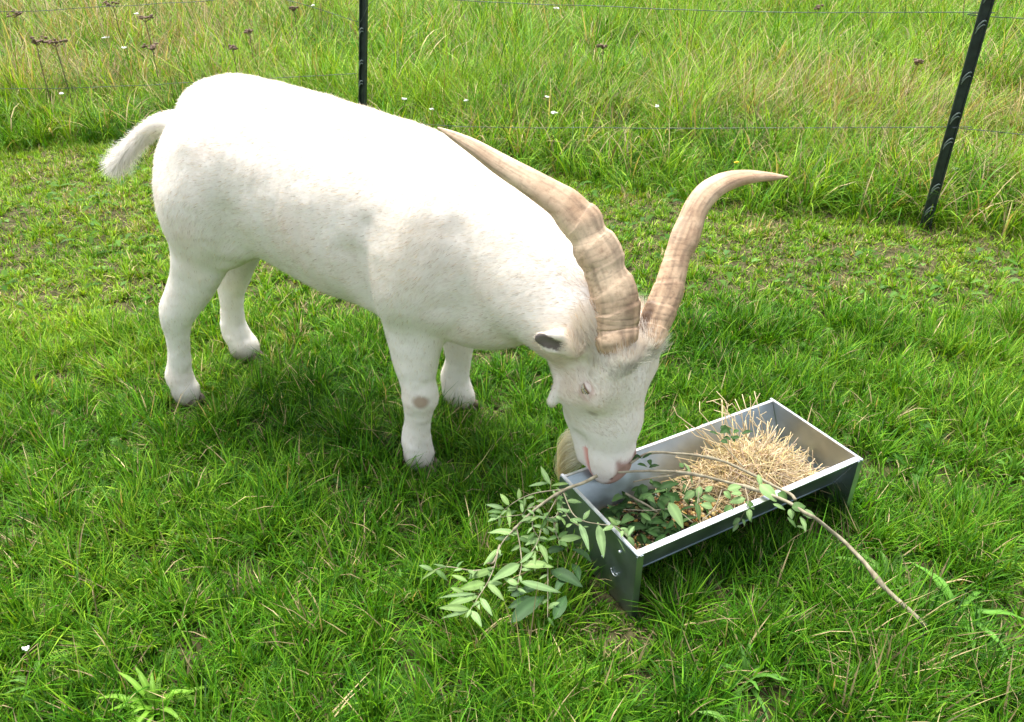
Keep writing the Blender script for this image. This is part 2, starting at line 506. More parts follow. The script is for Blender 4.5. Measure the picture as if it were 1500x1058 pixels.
        A.add(*_acc(blades(np.stack([bx, by, gz(bx, by)], -1), L * rng.uniform(.5, 1.2, m_), rng.uniform(.004, .0085, m_) * wmul, az, rng.uniform(.05, .6, m_), rng.uniform(.4, 2.2, m_), c, 5)))
    tussock(int(3200 * FULL), 3.0, 6.5, 5.0, .34, 1.1)
    tussock(int(3000 * FULL), 6.3, 11, 8.0, .42, 1.6)
    o = A.build('meadow_grass', M['grass']); tag(o, 'tall uncut yellow green meadow grass growing beyond the wire fence', 'grass', kind='stuff')

# ------------------------------------------------------------------ signed distance body builder
class Field:
    def __init__(s, lo, hi, vs):
        s.lo = np.array(lo, float); s.vs = vs
        s.n = np.ceil((np.array(hi) - s.lo) / vs).astype(int) + 1
        s.f = np.full(s.n, 0.25, np.float32)
        s.ax = [s.lo[k] + np.arange(s.n[k]) * vs for k in range(3)]
    def block(s, lo, hi):
        a = np.clip(np.floor((np.array(lo) - s.lo) / s.vs).astype(int), 0, s.n - 1)
        b = np.clip(np.ceil((np.array(hi) - s.lo) / s.vs).astype(int) + 1, 1, s.n)
        sl = tuple(slice(a[k], b[k]) for k in range(3))
        G = np.stack(np.meshgrid(*[s.ax[k][sl[k]] for k in range(3)], indexing='ij'), -1)
        return sl, G
    def cone(s, a, b, ra, rb, side, k=0.03, cut=False, cap=None):
        """elliptic tapered capsule a->b; ra=(r_side, r_other) at a; side = direction of the first radius"""
        a = np.asarray(a, float); b = np.asarray(b, float)
        R = max(*ra, *rb) + k + 0.02
        sl, G = s.block(np.minimum(a, b) - R, np.maximum(a, b) + R)
        if G.size == 0: return
        ax = b - a; L = np.linalg.norm(ax); ax = ax / max(L, 1e-9)
        if L < 1e-6: ax = np.array([0, 0, 1.0]) if abs(np.asarray(side)[2]) < .9 else np.array([1.0, 0, 0]); L = 1e-6
        u = np.asarray(side, float); u = u - ax * (u @ ax); u /= np.linalg.norm(u); v = np.cross(ax, u)
        q = G - a; tl = q @ ax; t = np.clip(tl / L, 0, 1)
        ru = ra[0] + (rb[0] - ra[0]) * t; rv = ra[1] + (rb[1] - ra[1]) * t
        rx = np.minimum(ru, rv) if cap is None else cap
        pu = q @ u; pv = q @ v; px = tl - t * L
        k0 = np.sqrt((pu / ru) ** 2 + (pv / rv) ** 2 + (px / rx) ** 2) + 1e-6
        k1 = np.sqrt((pu / ru ** 2) ** 2 + (pv / rv ** 2) ** 2 + (px / rx ** 2) ** 2) + 1e-6
        d = (k0 * (k0 - 1) / k1).astype(np.float32)
        f = s.f[sl]
        if cut:
            h = np.maximum(k - np.abs(f + d), 0) / k
            s.f[sl] = np.maximum(f, -d) + h * h * k * 0.25
        else:
            h = np.maximum(k - np.abs(f - d), 0) / k
            s.f[sl] = np.minimum(f, d) - h * h * k * 0.25
    def surface(s):
        """naive surface nets -> V, Q"""
        f = s.f; ins = f < 0
        n = f.shape
        cnt = np.zeros(tuple(np.array(n) - 1), np.float32); P = np.zeros(cnt.shape + (3,), np.float32)
        I = np.stack(np.meshgrid(*[np.arange(m - 1, dtype=np.float32) for m in n], indexing='ij'), -1)
        def sl(o): return tuple(slice(o[k], n[k] - 1 + o[k]) for k in range(3))
        for axis in range(3):
            o2 = [k for k in range(3) if k != axis]
            for c in range(4):
                o = [0, 0, 0]; o[o2[0]] = c & 1; o[o2[1]] = c >> 1
                p = list(o); p[axis] = 1
                fa = f[sl(o)]; fb = f[sl(p)]
                cr = ins[sl(o)] != ins[sl(p)]
                t = np.where(cr, fa / np.where(cr, fa - fb, 1), 0)
                cnt += cr
                for k in range(3):
                    P[..., k] += cr * (t if k == axis else o[k])
        act = cnt > 0
        V = (I[act] + P[act] / cnt[act][:, None]) * s.vs + s.lo
        idm = np.full(cnt.shape, -1, np.int64); idm[act] = np.arange(act.sum())
        Qs = []
        for axis in range(3):
            a1, a2 = (axis + 1) % 3, (axis + 2) % 3
            lo = [0, 0, 0]; hi = [n[0] - 1, n[1] - 1, n[2] - 1]
            lo[a1] = 1; lo[a2] = 1
            S0 = tuple(slice(lo[k], hi[k]) for k in range(3))
            S1 = tuple(slice(lo[k] + (k == axis), hi[k] + (k == axis)) for k in range(3))
            A0 = ins[S0]; A1 = ins[S1]
            for flip, mask in ((False, A0 & ~A1), (True, ~A0 & A1)):
                w_ = np.argwhere(mask) + np.array(lo)
                if not len(w_): continue
                def g_(d1, d2):
                    q = w_.copy(); q[:, a1] -= d1; q[:, a2] -= d2
                    return idm[q[:, 0], q[:, 1], q[:, 2]]
                quad = [g_(0, 0), g_(1, 0), g_(1, 1), g_(0, 1)]
                if flip: quad = quad[::-1]
                Qs.append(np.stack(quad, -1))
        Q = np.vstack(Qs)
        return V, Q


# ------------------------------------------------------------------ the goat
GO = D3([-1.003, 2.299, 0]); GD = D3([0.919, -0.395, 0]); GN = D3([-0.395, -0.919, 0]); GZ = D3([0, 0, 1.0])


def W(s, l, z):
    return GO + GD * s + GN * l + GZ * z


VS = 0.005
fld = Field((-1.45, 1.30, -0.02), (0.50, 2.75, 1.08), VS)
prims = []      # for fur flow: (a, b, radius, flow, length)


def P_(a, b, ra, rb, side, k=0.03, flow=None, ln=0.016, cut=False, cap=None):
    fld.cone(a, b, ra, rb, side, k, cut, cap)
    if not cut:
        prims.append((np.asarray(a, float), np.asarray(b, float), (sum(ra) + sum(rb)) / 4, unit(flow) if flow is not None else unit(np.asarray(a, float) - np.asarray(b, float)), ln))


def chain(pts, rad, side, k=0.03, n=4, flow=None, ln=0.016):
    """smooth chain of elliptic sections"""
    S = catmull(np.hstack([np.asarray(pts, float), np.asarray(rad, float)]), n)
    for p, q in zip(S[:-1], S[1:]):
        P_(p[:3], q[:3], (p[3], p[4]), (q[3], q[4]), side, k, flow, ln)


# torso (s, l, z, lateral radius, vertical radius)
TOR = [(.11, 0, .775, .08, .09), (.155, 0, .775, .12, .135), (.225, 0, .78, .155, .175), (.30, 0, .778, .185, .205), (.42, 0, .75, .195, .225),
       (.56, 0, .71, .205, .235), (.70, 0, .68, .21, .24), (.83, 0, .665, .20, .24), (.93, .01, .655, .175, .22), (1.02, .03, .64, .14, .19)]
S = catmull([(*W(a, l, z), ry, rz) for a, l, z, ry, rz in TOR], 4)
for p, q in zip(S[:-1], S[1:]):
    P_(p[:3], q[:3], (p[3], p[4]), (q[3], q[4]), GN, 0.02, (-GD * 1.0 - GZ * 0.35), 0.017, cap=0.06)
# spine ridge, hip point, shoulder masses, belly
chain([W(.17, 0, .915), W(.3, 0, .945), W(.5, 0, .925), W(.7, 0, .895), W(.88, 0, .86)], [(.05, .035)] * 5, GN, 0.06, 3, -GD - GZ * .3, .02)
# neck
NK = [(.96, .02, .68, .13, .185), (1.08, .065, .665, .105, .165), (1.19, .12, .645, .09, .14), (1.28, .165, .615, .078, .11), (1.345, .19, .585, .07, .09)]
S = catmull([(*W(a, l, z), ry, rz) for a, l, z, ry, rz in NK], 4)
for p, q in zip(S[:-1], S[1:]):
    P_(p[:3], q[:3], (p[3], p[4]), (q[3], q[4]), unit(GN + GD * 0.4), 0.03, -(q[:3] - p[:3]) * 10 - GZ * 0.2, 0.02, cap=0.05)
# brisket
chain([W(.98, .03, .50), W(1.06, .05, .52), W(1.16, .09, .55)], [(.085, .10), (.075, .085), (.05, .06)], GN, 0.07, 3, -GD - GZ * .6, .022)
for sg in (1, -1):
    # shoulder
    chain([W(.90, sg * .085, .74), W(.885, sg * .115, .62), W(.86, sg * .12, .50)], [(.075, .13), (.07, .12), (.055, .085)], GN, 0.08, 3, -GZ - GD * .35, .016)
    # haunch
    chain([W(.235, sg * .075, .785), W(.24, sg * .095, .68), W(.21, sg * .105, .57)], [(.085, .13), (.08, .12), (.06, .10)], GN, 0.08, 3, -GZ - GD * .3, .016)
# hind legs  (s, l, z, across, along)
def leg(rows, ln=.012):
    chain([W(a, l, z) for a, l, z, *_ in rows], [((r1 * .91, r2 * .93) if z < .31 else (r1, r2)) for a, l, z, r1, r2 in rows], GN, 0.03, 4, -GZ, ln)
leg([(.19, .11, .58, .055, .085), (.165, .13, .48, .042, .066), (.105, .14, .39, .033, .052), (.062, .15, .33, .030, .038), (.050, .15, .27, .022, .028), (.035, .15, .18, .021, .025), (.018, .15, .12, .021, .026), (.010, .15, .095, .024, .029), (.022, .15, .06, .023, .026), (.030, .15, .03, .029, .034)])
leg([(.15, -.11, .58, .055, .085), (.11, -.125, .48, .045, .072), (.05, -.14, .38, .038, .058), (.015, -.15, .31, .032, .045), (.0, -.15, .25, .024, .031), (-.01, -.15, .18, .023, .028), (-.02, -.15, .13, .025, .030), (-.01, -.15, .09, .029, .035), (.01, -.15, .055, .030, .036), (.02, -.15, .035, .031, .040)])
# front legs
leg([(.87, .12, .52, .055, .085), (.87, .13, .44, .047, .068), (.875, .14, .36, .040, .052), (.88, .15, .30, .029, .034), (.888, .15, .25, .034, .038), (.878, .15, .205, .021, .025), (.870, .15, .15, .019, .023), (.864, .15, .105, .026, .029), (.868, .15, .07, .024, .026), (.872, .15, .03, .031, .034)])
leg([(.87, -.12, .52, .055, .085), (.86, -.135, .42, .045, .065), (.85, -.15, .33, .037, .048), (.85, -.155, .26, .034, .038), (.845, -.16, .20, .024, .028), (.835, -.165, .15, .023, .027), (.825, -.165, .11, .027, .032), (.835, -.165, .07, .028, .033), (.845, -.165, .035, .033, .042)])
# tail
tailc = catmull([W(.12, .0, .865), W(.04, .01, .858), W(-.03, .02, .828), W(-.085, .03, .785), W(-.145, .04, .735)], 4)
tailr = .046 * (1 - np.linspace(0, 1, len(tailc))) ** 1.25 + .003
for i in range(len(tailc) - 1):
    P_(tailc[i], tailc[i + 1], (tailr[i] * 1.1, tailr[i] * .8), (tailr[i + 1] * 1.1, tailr[i + 1] * .8), GN, 0.008, tailc[i + 1] - tailc[i], 0.022)

# head frame: a towards its far side, b down the face, c out of the forehead
HO = D3([0.250, 1.585, 0.572])
HSC = 1.22
yaw = math.radians(48)
HN0 = D3([math.sin(yaw), -math.cos(yaw), 0.0])
HL = D3([math.cos(yaw), math.sin(yaw), -0.02]); HL = unit(HL)
tilt = math.radians(-2)
HN = unit(HN0 * math.cos(tilt) + D3([0, 0, 1]) * math.sin(tilt) * -1)
HN = unit(HN - HL * (HN @ HL))
HD = -np.cross(HL, HN) if np.cross(HL, HN)[2] > 0 else np.cross(HL, HN)


def Hd(a, b, c):
    return HO + (HL * a * 1.15 + HD * b + HN * c) * HSC


def hp(a0, a1, ra, rb, k=0.03, flow=(0, -1, -.6), ln=.013, cut=False, cap=None):
    fl = HL * flow[0] + HD * flow[1] + HN * flow[2]
    P_(Hd(*a0), Hd(*a1), (ra[0] * HSC * 1.15, ra[1] * HSC), (rb[0] * HSC * 1.15, rb[1] * HSC), HL, k, fl, ln, cut, cap)


hp((0, .025, -.045), (0, .10, -.035), (.062, .062), (.080, .074), .03)              # skull
hp((0, .09, -.02), (0, .19, -.012), (.068, .066), (.050, .052), .03)                # upper face
hp((0, .19, -.012), (0, .285, -.012), (.050, .052), (.043, .043), .03)              # nose bridge
hp((0, .275, -.012), (0, .312, -.018), (.043, .043), (.036, .034), .02)              # muzzle end
hp((0, .10, -.09), (0, .20, -.078), (.050, .048), (.038, .042), .03)                 # jaw
hp((0, .20, -.078), (0, .295, -.062), (.038, .040), (.030, .028), .02)
hp((0, .28, -.050), (0, .312, -.040), (.029, .024), (.022, .016), .01)              # lower lip
for sg in (1, -1):
    hp((sg * .052, .085, .012), (sg * .058, .105, -.002), (.022, .024), (.022, .022), .035)   # brow
    hp((sg * .045, .13, -.06), (sg * .035, .19, -.05), (.028, .045), (.02, .03), .03)         # cheek
    hp((sg * .032, .020, .022), (sg * .04, .048, .012), (.032, .032), (.034, .034), .03)            # horn seat
    hp((sg * .020, .285, .012), (sg * .016, .310, .002), (.016, .014), (.014, .013), .015)     # nostril wing
hp((0, .318, -.036), (0, .345, -.01), (.0, .0) if False else (.05, .0028), (.05, .0028), .006, cut=True) if False else None
# nostrils
for sg in (1, -1):
    hp((sg * .016, .288, .034), (sg * .027, .312, .018), (.0045, .007), (.0035, .007), .006, cut=True)
# mouth groove on both sides
for sg in (1, -1):
    hp((sg * .046, .252, -.046), (sg * .030, .350, -.024), (.014, .0055), (.014, .0055), .007, cut=True)
# neck to skull bridge
P_(W(1.34, .18, .595), Hd(0, .055, -.085), (.07, .09), (.050, .06), HL, .04, -(Hd(0, .03, -.06) - W(1.33, .16, .61)), .02)
P_(W(1.30, .17, .57), Hd(0, .12, -.10), (.055, .07), (.045, .045), HL, .05, -GD - GZ * .5, .02)
for sg in (1, -1):
    fld.cone(W(.755, sg * .232, .66), W(.775, sg * .215, .48), (.022, .022), (.022, .022), GN, .045, cut=True)
# ears: sideways and slightly back
EAR = []
for sg in (-1, 1):
    e0 = Hd(sg * .084, .008, -.038); ed = unit(HL * sg * .9 + HD * (-.55) + HN * -.52) if sg < 0 else unit(HL * .35 + HD * .35 - HN * .9)
    eo = unit(HN * .9 + HD * .55 + HL * sg * .1); eo = unit(eo - ed * (eo @ ed)); es = np.cross(ed, eo)
    P_(e0, e0 + ed * .06, (.024, .020), (.030, .016), es, .015, ed, .010)
    P_(e0 + ed * .055, e0 + ed * .095, (.030, .015), (.014, .008), es, .01, ed, .010)
    P_(e0 + ed * .048 + eo * .016, e0 + ed * .088 + eo * .012, (.019, .012), (.013, .008), es, .006, cut=True)
    EAR.append((e0, ed, eo))
# wattles under the throat
for wx in ((-.06, .108, -.095), (.03, .13, -.11)):
    P_(Hd(*wx), Hd(wx[0] - .006, wx[1] + .045, wx[2] - .008), (.008, .008), (.015, .014), HL, .01, HD, .010)

BV, BQ = fld.surface()
del fld.f
print('goat verts', len(BV))


def vnormals(V, Q):
    a = np.cross(V[Q[:, 2]] - V[Q[:, 0]], V[Q[:, 3]] - V[Q[:, 1]])
    N = np.zeros_like(V)
    for k in range(4): np.add.at(N, Q[:, k], a)
    return unit(N)


def lap(V, Q, it, lam=0.5):
    E = np.vstack([Q[:, [0, 1]], Q[:, [1, 2]], Q[:, [2, 3]], Q[:, [3, 0]]])
    V = V.astype(np.float64)
    for _ in range(it):
        S_ = np.zeros_like(V); c_ = np.zeros(len(V))
        for k in range(3): S_[:, k] = np.bincount(E[:, 0], V[E[:, 1], k], len(V)) + np.bincount(E[:, 1], V[E[:, 0], k], len(V))
        c_ = np.bincount(E[:, 0], minlength=len(V)) + np.bincount(E[:, 1], minlength=len(V))
        V = V + lam * (S_ / c_[:, None] - V)
    return V


BV = lap(BV, BQ, 2)
BN = vnormals(BV, BQ)
_t = np.clip((np.linalg.norm(BV - Hd(0, .15, 0), axis=1) - .28) / .12, 0, 1) * np.clip((BV[:, 2] - .30) / .15, 0, 1)
BV = BV + BN * (((fbm(BV, 7, 101, 2) - .5) * .009 + (fbm(BV, 22, 105, 2) - .5) * .004) * _t + (fbm(BV, 32, 107, 2) - .5) * .006 * (1 - _t) * (BV[:, 2] < .5) * (BV[:, 0] < .0))[:, None]
_q = BV - GO; _s = _q @ GD; _l = np.abs(_q @ GN); _z = BV[:, 2]


def ridge(p, q, wd_, amp):
    p = np.array(p); q = np.array(q); ax = q - p; L2 = ax @ ax
    d2 = np.stack([_s, _z], -1) - p; t_ = np.clip(d2 @ ax / L2, 0, 1); dd = np.linalg.norm(d2 - t_[:, None] * ax, axis=1)
    return amp * np.exp(-(dd / wd_) ** 2) * np.clip((_l - .06) / .05, 0, 1) * (_s < 1.15)


_d = ridge((.93, .84), (.88, .56), .045, .010) + ridge((.80, .74), (.775, .48), .030, -.012) + ridge((.37, .70), (.31, .54), .045, -.012) + ridge((.21, .91), (.24, .88), .05, .009) + ridge((.20, .72), (.16, .52), .05, .008) + ridge((1.02, .74), (.99, .56), .035, -.010) + ridge((.34, .56), (.60, .50), .03, .006)
_d += .0022 * np.sin(_s * 105 + _z * 14) * np.exp(-((_s - .58) / .13) ** 2 - ((_z - .66) / .13) ** 2) * (_l > .08)
BV = BV + BN * _d[:, None]
BN = vnormals(BV, BQ)


EY0 = []
for sg in (1, -1):
    outd = unit(HL * sg * .985 + HN * .12 + HD * .02); q0 = Hd(0, .086, -.022)
    rel = BV - q0; tr = rel @ outd; dd_ = np.linalg.norm(rel - tr[:, None] * outd, axis=1); kk_ = (tr > 0) & (dd_ < .012) & (tr < .16)
    EY0.append(q0 + outd * np.median(tr[kk_]))


def goat_colour(P):
    """coat colour by place on the animal (linear)"""
    n = len(P)
    c = np.tile(D3([0.90, 0.84, 0.755]), (n, 1))
    nz = fbm(P, 9, 81, 3); nz2 = fbm(P, 40, 83, 2)
    def mix(mask, colr):
        nonlocal c
        mask = np.clip(mask, 0, 1)[:, None]; c = c * (1 - mask) + D3(colr) * mask
    mix((nz - 0.52) * 1.7, (0.90, 0.76, 0.66)); mix((fbm(P, 4, 87, 2) - .55) * 2.5, (0.86, 0.74, 0.58))
    q = P - GO; s_ = q @ GD; l_ = q @ GN; z_ = P[:, 2]
    hq = (P - HO) / HSC; a_ = hq @ HL / 1.15; b_ = hq @ HD; c_ = hq @ HN
    head = (np.abs(a_) < .13) & (b_ > -.05) & (b_ < .37) & (c_ > -.15) & (s_ > 1.25)
    # dirt towards the feet; shade painted in grey on the inner thighs
    mix((1 - np.clip((z_ - .02) / .06, 0, 1)) * (z_ < .2) * (0.35 + nz2 * .5), (0.20, 0.14, 0.09))
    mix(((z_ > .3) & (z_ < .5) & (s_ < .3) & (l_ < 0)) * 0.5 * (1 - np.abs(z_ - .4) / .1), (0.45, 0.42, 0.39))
    # bare callus patches: knees and fetlocks
    def spot(p, r, colr, amt):
        d = np.linalg.norm(P - p, axis=1) + (nz2 - .5) * r * .4
        mix(np.clip((r - d) / (r * .35), 0, 1) * amt, colr)
    spot(W(.908, .180, .262), .027, (0.42, 0.29, 0.21), .9)
    spot(W(-.03, .165, .095), .014, (0.5, 0.32, 0.26), .8)
    spot(W(-.03, -.13, .10), .014, (0.45, 0.28, 0.22), .8)
    # nose pad, lips
    nose = head * np.clip((b_ - .262 + np.abs(a_) * .25 + (nz2 - .5) * .02) / .012, 0, 1) * (c_ > .0) 
    mix(nose * .9 * np.clip((.033 - np.abs(a_)) / .006, 0, 1), (0.38, 0.21, 0.16))
    for sg in (1, -1):
        spot(Hd(sg * .024, .300, .028), .009, (0.10, 0.05, 0.04), .9); spot(Hd(sg * .029, .310, .018), .008, (0.10, 0.05, 0.04), .9)
    lip = head * (b_ > .258) * np.clip(1 - np.abs(c_ - (-.049 + (b_ - .252) * .22)) / .0105, 0, 1) * (b_ < .345)
    mix(lip * 1.3, (0.80, 0.40, 0.34))
    # pinkish eye surround with a darker tear mark below
    for sg in (1, -1):
        spot(EY0[0 if sg > 0 else 1], .026, (0.66, 0.46, 0.38), .5)
        spot(Hd(sg * .060, .138, -.008), .019, (0.40, 0.31, 0.23), .6)
    # inner ears
    for e0, ed, eo in EAR:
        d = P - e0; al = d @ ed; up = d @ eo
        mix(((al > .036) & (al < .105) & (np.linalg.norm(d - ed * al[:, None], axis=1) < .013 + .006 * nz2) & (up > .000)) * .9, (0.13, 0.10, 0.09))
    return c


goat = empty('goat', tuple(GO + GD * 0.45))
tag(goat, 'white horned billy goat with pale beard, standing with head lowered over the metal trough', 'goat')
m, t, b = newmat('goat_skin'); M['skin'] = m
a = t.nodes.new('ShaderNodeAttribute'); a.attribute_name = 'col'; t.links.new(a.outputs['Color'], b.inputs['Base Color'])
b.inputs['Roughness'].default_value = 0.75; b.inputs['Specular IOR Level'].default_value = 0.15
body = mesh('body', BV, BQ, M['skin'], goat, True, goat_colour(BV))

# --- fur: short strands lying along the coat
def flow_at(P):
    F_ = np.zeros_like(P); Wt = np.zeros(len(P)); Ln = np.zeros(len(P))
    for a, b_, r, fl, ln in prims:
        ax = b_ - a; L2 = max(ax @ ax, 1e-9)
        t_ = np.clip(((P - a) @ ax) / L2, 0, 1)
        d = np.linalg.norm(P - a - t_[:, None] * ax, axis=1) - r
        w_ = np.exp(-np.clip(d, -.2, 1) / .018)
        F_ += w_[:, None] * fl; Wt += w_; Ln += w_ * ln
    return unit(F_), Ln / np.maximum(Wt, 1e-12)


def strands(P, N, flow, ln, wd, col, lift=0.15, jit=0.15, droop=0.0):
    n = len(P)
    fl = flow - N * np.sum(flow * N, 1, keepdims=True)
    dr = unit(unit(fl) + rng.normal(0, jit, (n, 3)))
    d0 = unit(dr + N * lift * rng.uniform(.5, 1.6, (n, 1)))
    d1 = unit(dr + N * lift * .25 - D3([0, 0, 1]) * droop)
    side = unit(np.cross(d0, N)); ln = ln[:, None]; hw = (wd * .5)[:, None]
    root = P - N * .001; mid = root + d0 * ln * .5; tip = mid + d1 * ln * .5
    V = np.stack([root - side * hw, root + side * hw, mid - side * hw * .8, mid + side * hw * .8, tip], 1).reshape(-1, 3)
    base = (np.arange(n) * 5)[:, None]
    Q = base + D3([0, 1, 3, 2]); T = base + D3([2, 3, 4])
    return V, Q, T, np.repeat(col, 5, 0)


def sample_surface(V, Q, n, weight=None):
    ar = 0.5 * np.linalg.norm(np.cross(V[Q[:, 2]] - V[Q[:, 0]], V[Q[:, 3]] - V[Q[:, 1]]), axis=1)
    if weight is not None: ar = ar * weight
    cs = np.cumsum(ar); k = np.searchsorted(cs, rng.random(n) * cs[-1]); k = np.minimum(k, len(Q) - 1)
    u = rng.random((n, 1)); v = rng.random((n, 1))
    q = Q[k]
    P = (V[q[:, 0]] * (1 - u) + V[q[:, 1]] * u) * (1 - v) + (V[q[:, 3]] * (1 - u) + V[q[:, 2]] * u) * v
    return P, k


EYES = []
for sg in (1, -1):
    outd = unit(HL * sg * .985 + HN * .12 + HD * .02); q0 = Hd(0, .086, -.022)
    rel = BV - q0; tr = rel @ outd; dd_ = np.linalg.norm(rel - tr[:, None] * outd, axis=1); kk_ = (tr > 0) & (dd_ < .012) & (tr < .16)
    EYES.append(q0 + outd * np.median(tr[kk_]))
NF = 420000
fc = BV[BQ].mean(1)
headm = np.linalg.norm(fc - Hd(0, .15, 0), axis=1) < .26
FP, fk = sample_surface(BV, BQ, NF, 1 + 1.3 * headm)
FN = unit(BN[BQ[fk]].mean(1))
ff, fl_ = flow_at(FP)
ff = unit(ff + (np.stack([fbm(FP, 14, 91 + k, 2) for k in range(3)], -1) - .5) * .8)
hq = (FP - HO) / HSC; a_ = hq @ HL / 1.15; b_ = hq @ HD; c_ = hq @ HN
ish = (b_ > -.06) & (b_ < .37) & (np.abs(a_) < .1) & (c_ > -.13)
tuft_ = ish & (b_ < .045) & (c_ > -.03); fl_ = np.where(tuft_, .045, fl_); ff = np.where(tuft_[:, None], unit(ff - HD * 1.5 + FN * .6), ff)
fl_ = np.where(ish & (b_ > .2), fl_ * .6, fl_)
bald = (ish & (b_ > .272) & (c_ > .0) & (np.abs(a_) < .030) & (np.abs(a_) < .032)) | (ish & (b_ > .26) & (np.abs(c_ - (-.049 + (b_ - .252) * .22)) < .0075))
for e0, ed, eo in EAR: bald |= (np.linalg.norm(FP - (e0 + ed * .066 + eo * .006), axis=1) < .016) & (rng.random(len(FP)) < .4)
for sg in (1, -1): bald |= np.linalg.norm(FP - EYES[0 if sg > 0 else 1], axis=1) < .0120
bald |= np.linalg.norm(FP - W(.908, .180, .262), axis=1) < .025
kp = ~bald
FP, FN, ff, fl_ = FP[kp], FN[kp], ff[kp], fl_[kp]
fcol = goat_colour(FP) * rng.uniform(.9, 1.08, (len(FP), 1))
yelm = (rng.random(len(FP)) < .03)[:, None]
fcol = np.where(yelm, fcol * D3([.93, .82, .62]), fcol)
dkm = (rng.random(len(FP)) < .045 * (.3 + 1.6 * fbm(FP, 10, 97, 2)))[:, None]; fcol = np.where(dkm, fcol * D3([.70, .60, .52]) * rng.uniform(.7, 1.2, (len(FP), 1)), fcol)
A = Acc()
A.add(*strands(FP, FN, ff, fl_ * rng.uniform(.6, 1.25, len(FP)), rng.uniform(.0005, .0011, len(FP)), fcol))
# tousled tuft standing up around the horn bases
tp, tk = sample_surface(BV, BQ, 160000, 1 + 30 * (np.linalg.norm(fc - Hd(0, .04, .02), axis=1) < .10))
tq = (tp - HO) / HSC; ta, tb_, tcc = tq @ HL / 1.15, tq @ HD, tq @ HN
tm = (np.abs(ta) < .085) & (tb_ > .025) & (tb_ < .062) & (tcc > -.02)
tm &= rng.random(len(tm)) < np.clip(1.3 - (tb_ - .025) / .03, 0, 1); tp = tp[tm][:4200]; tn = unit(BN[BQ[tk[tm][:4200]]].mean(1)); nt_ = len(tp)
A.add(*strands(tp, tn, np.tile(-HD, (nt_, 1)) + HL * (((tp - HO) @ HL) * 5)[:, None], rng.uniform(.022, .050, nt_), rng.uniform(.0008, .0014, nt_), np.tile(D3([.93, .89, .82]), (nt_, 1)) * rng.uniform(.9, 1.05, (nt_, 1)), .25, .3))
# long tail fringe
kt = rng.integers(4, len(tailc) - 1, 9000); tt = rng.random((9000, 1))
TP = tailc[kt] * (1 - tt) + tailc[kt + 1] * tt
fr = kt[:, None] / len(tailc) + tt / len(tailc)
off = unit(rng.normal(0, 1, (9000, 3))) * tailr[kt][:, None] * .8
tdir = unit(tailc[kt + 1] - tailc[kt])
A.add(*strands(TP + off, unit(off), unit(tdir + D3([0, 0, -1]) * (.05 + .35 * (1 - fr))), .020 + .055 * fr[:, 0] ** 2 * rng.uniform(.6, 1.2, 9000), np.full(9000, .0012), np.tile(D3([.88, .84, .78]), (9000, 1)) * rng.uniform(.9, 1.05, (9000, 1)), .04, .07, .2))
# belly and brisket fringe
fur = A.build('fur', M['fur'], goat)

# beard
A = Acc(); nb = 6500
bc = np.array([Hd(-.012, .255 + .060 * u_, -.082) for u_ in rng.random(nb)]) + unit(rng.normal(0, 1, (nb, 3))) * rng.uniform(.0, .024, (nb, 1))
bdir = unit(HD * 1.0 - HN * .40 - HL * .22)
L_ = .030 + .080 * rng.random(nb) ** 1.3
B_pts = []
for lv in range(5):
    tt = lv / 4
    spread = (bc - bc.mean(0)) * (1 + .45 * math.sin(tt * 3.0) - .8 * tt)
    B_pts.append(bc.mean(0) + spread + bdir * L_[:, None] * tt + (-HN * .02 + HL * .0) * math.sin(tt * 3.14) + D3([0, 0, -1]) * .012 * tt ** 2 + rng.normal(0, .0012, (nb, 3)) * tt)
B_pts = np.array(B_pts)
side = unit(rng.normal(0, 1, (nb, 3)))
Vb = []; 
for lv in range(5):
    hw = .0006 * (1 - lv / 4.6)
    Vb += [B_pts[lv] - side * hw, B_pts[lv] + side * hw]
Vb = np.stack(Vb, 1).reshape(-1, 3)
bb = (np.arange(nb) * 10)[:, None, None]
Qb = (D3([[2 * k, 2 * k + 1, 2 * k + 3, 2 * k + 2] for k in range(4)])[None] + bb).reshape(-1, 4)
cb = np.stack([D3([.98, .93, .74]) * (1 - t_) + D3([.97, .82, .42]) * t_ for t_ in (0, 0, .2, .2, .5, .5, .8, .8, 1, 1)])
A.add(Vb, Qb, None, np.tile(cb, (nb, 1)) * np.repeat(rng.uniform(.8, 1.1, (nb, 1)), 10, 0))
A.build('beard', M['fur'], goat)

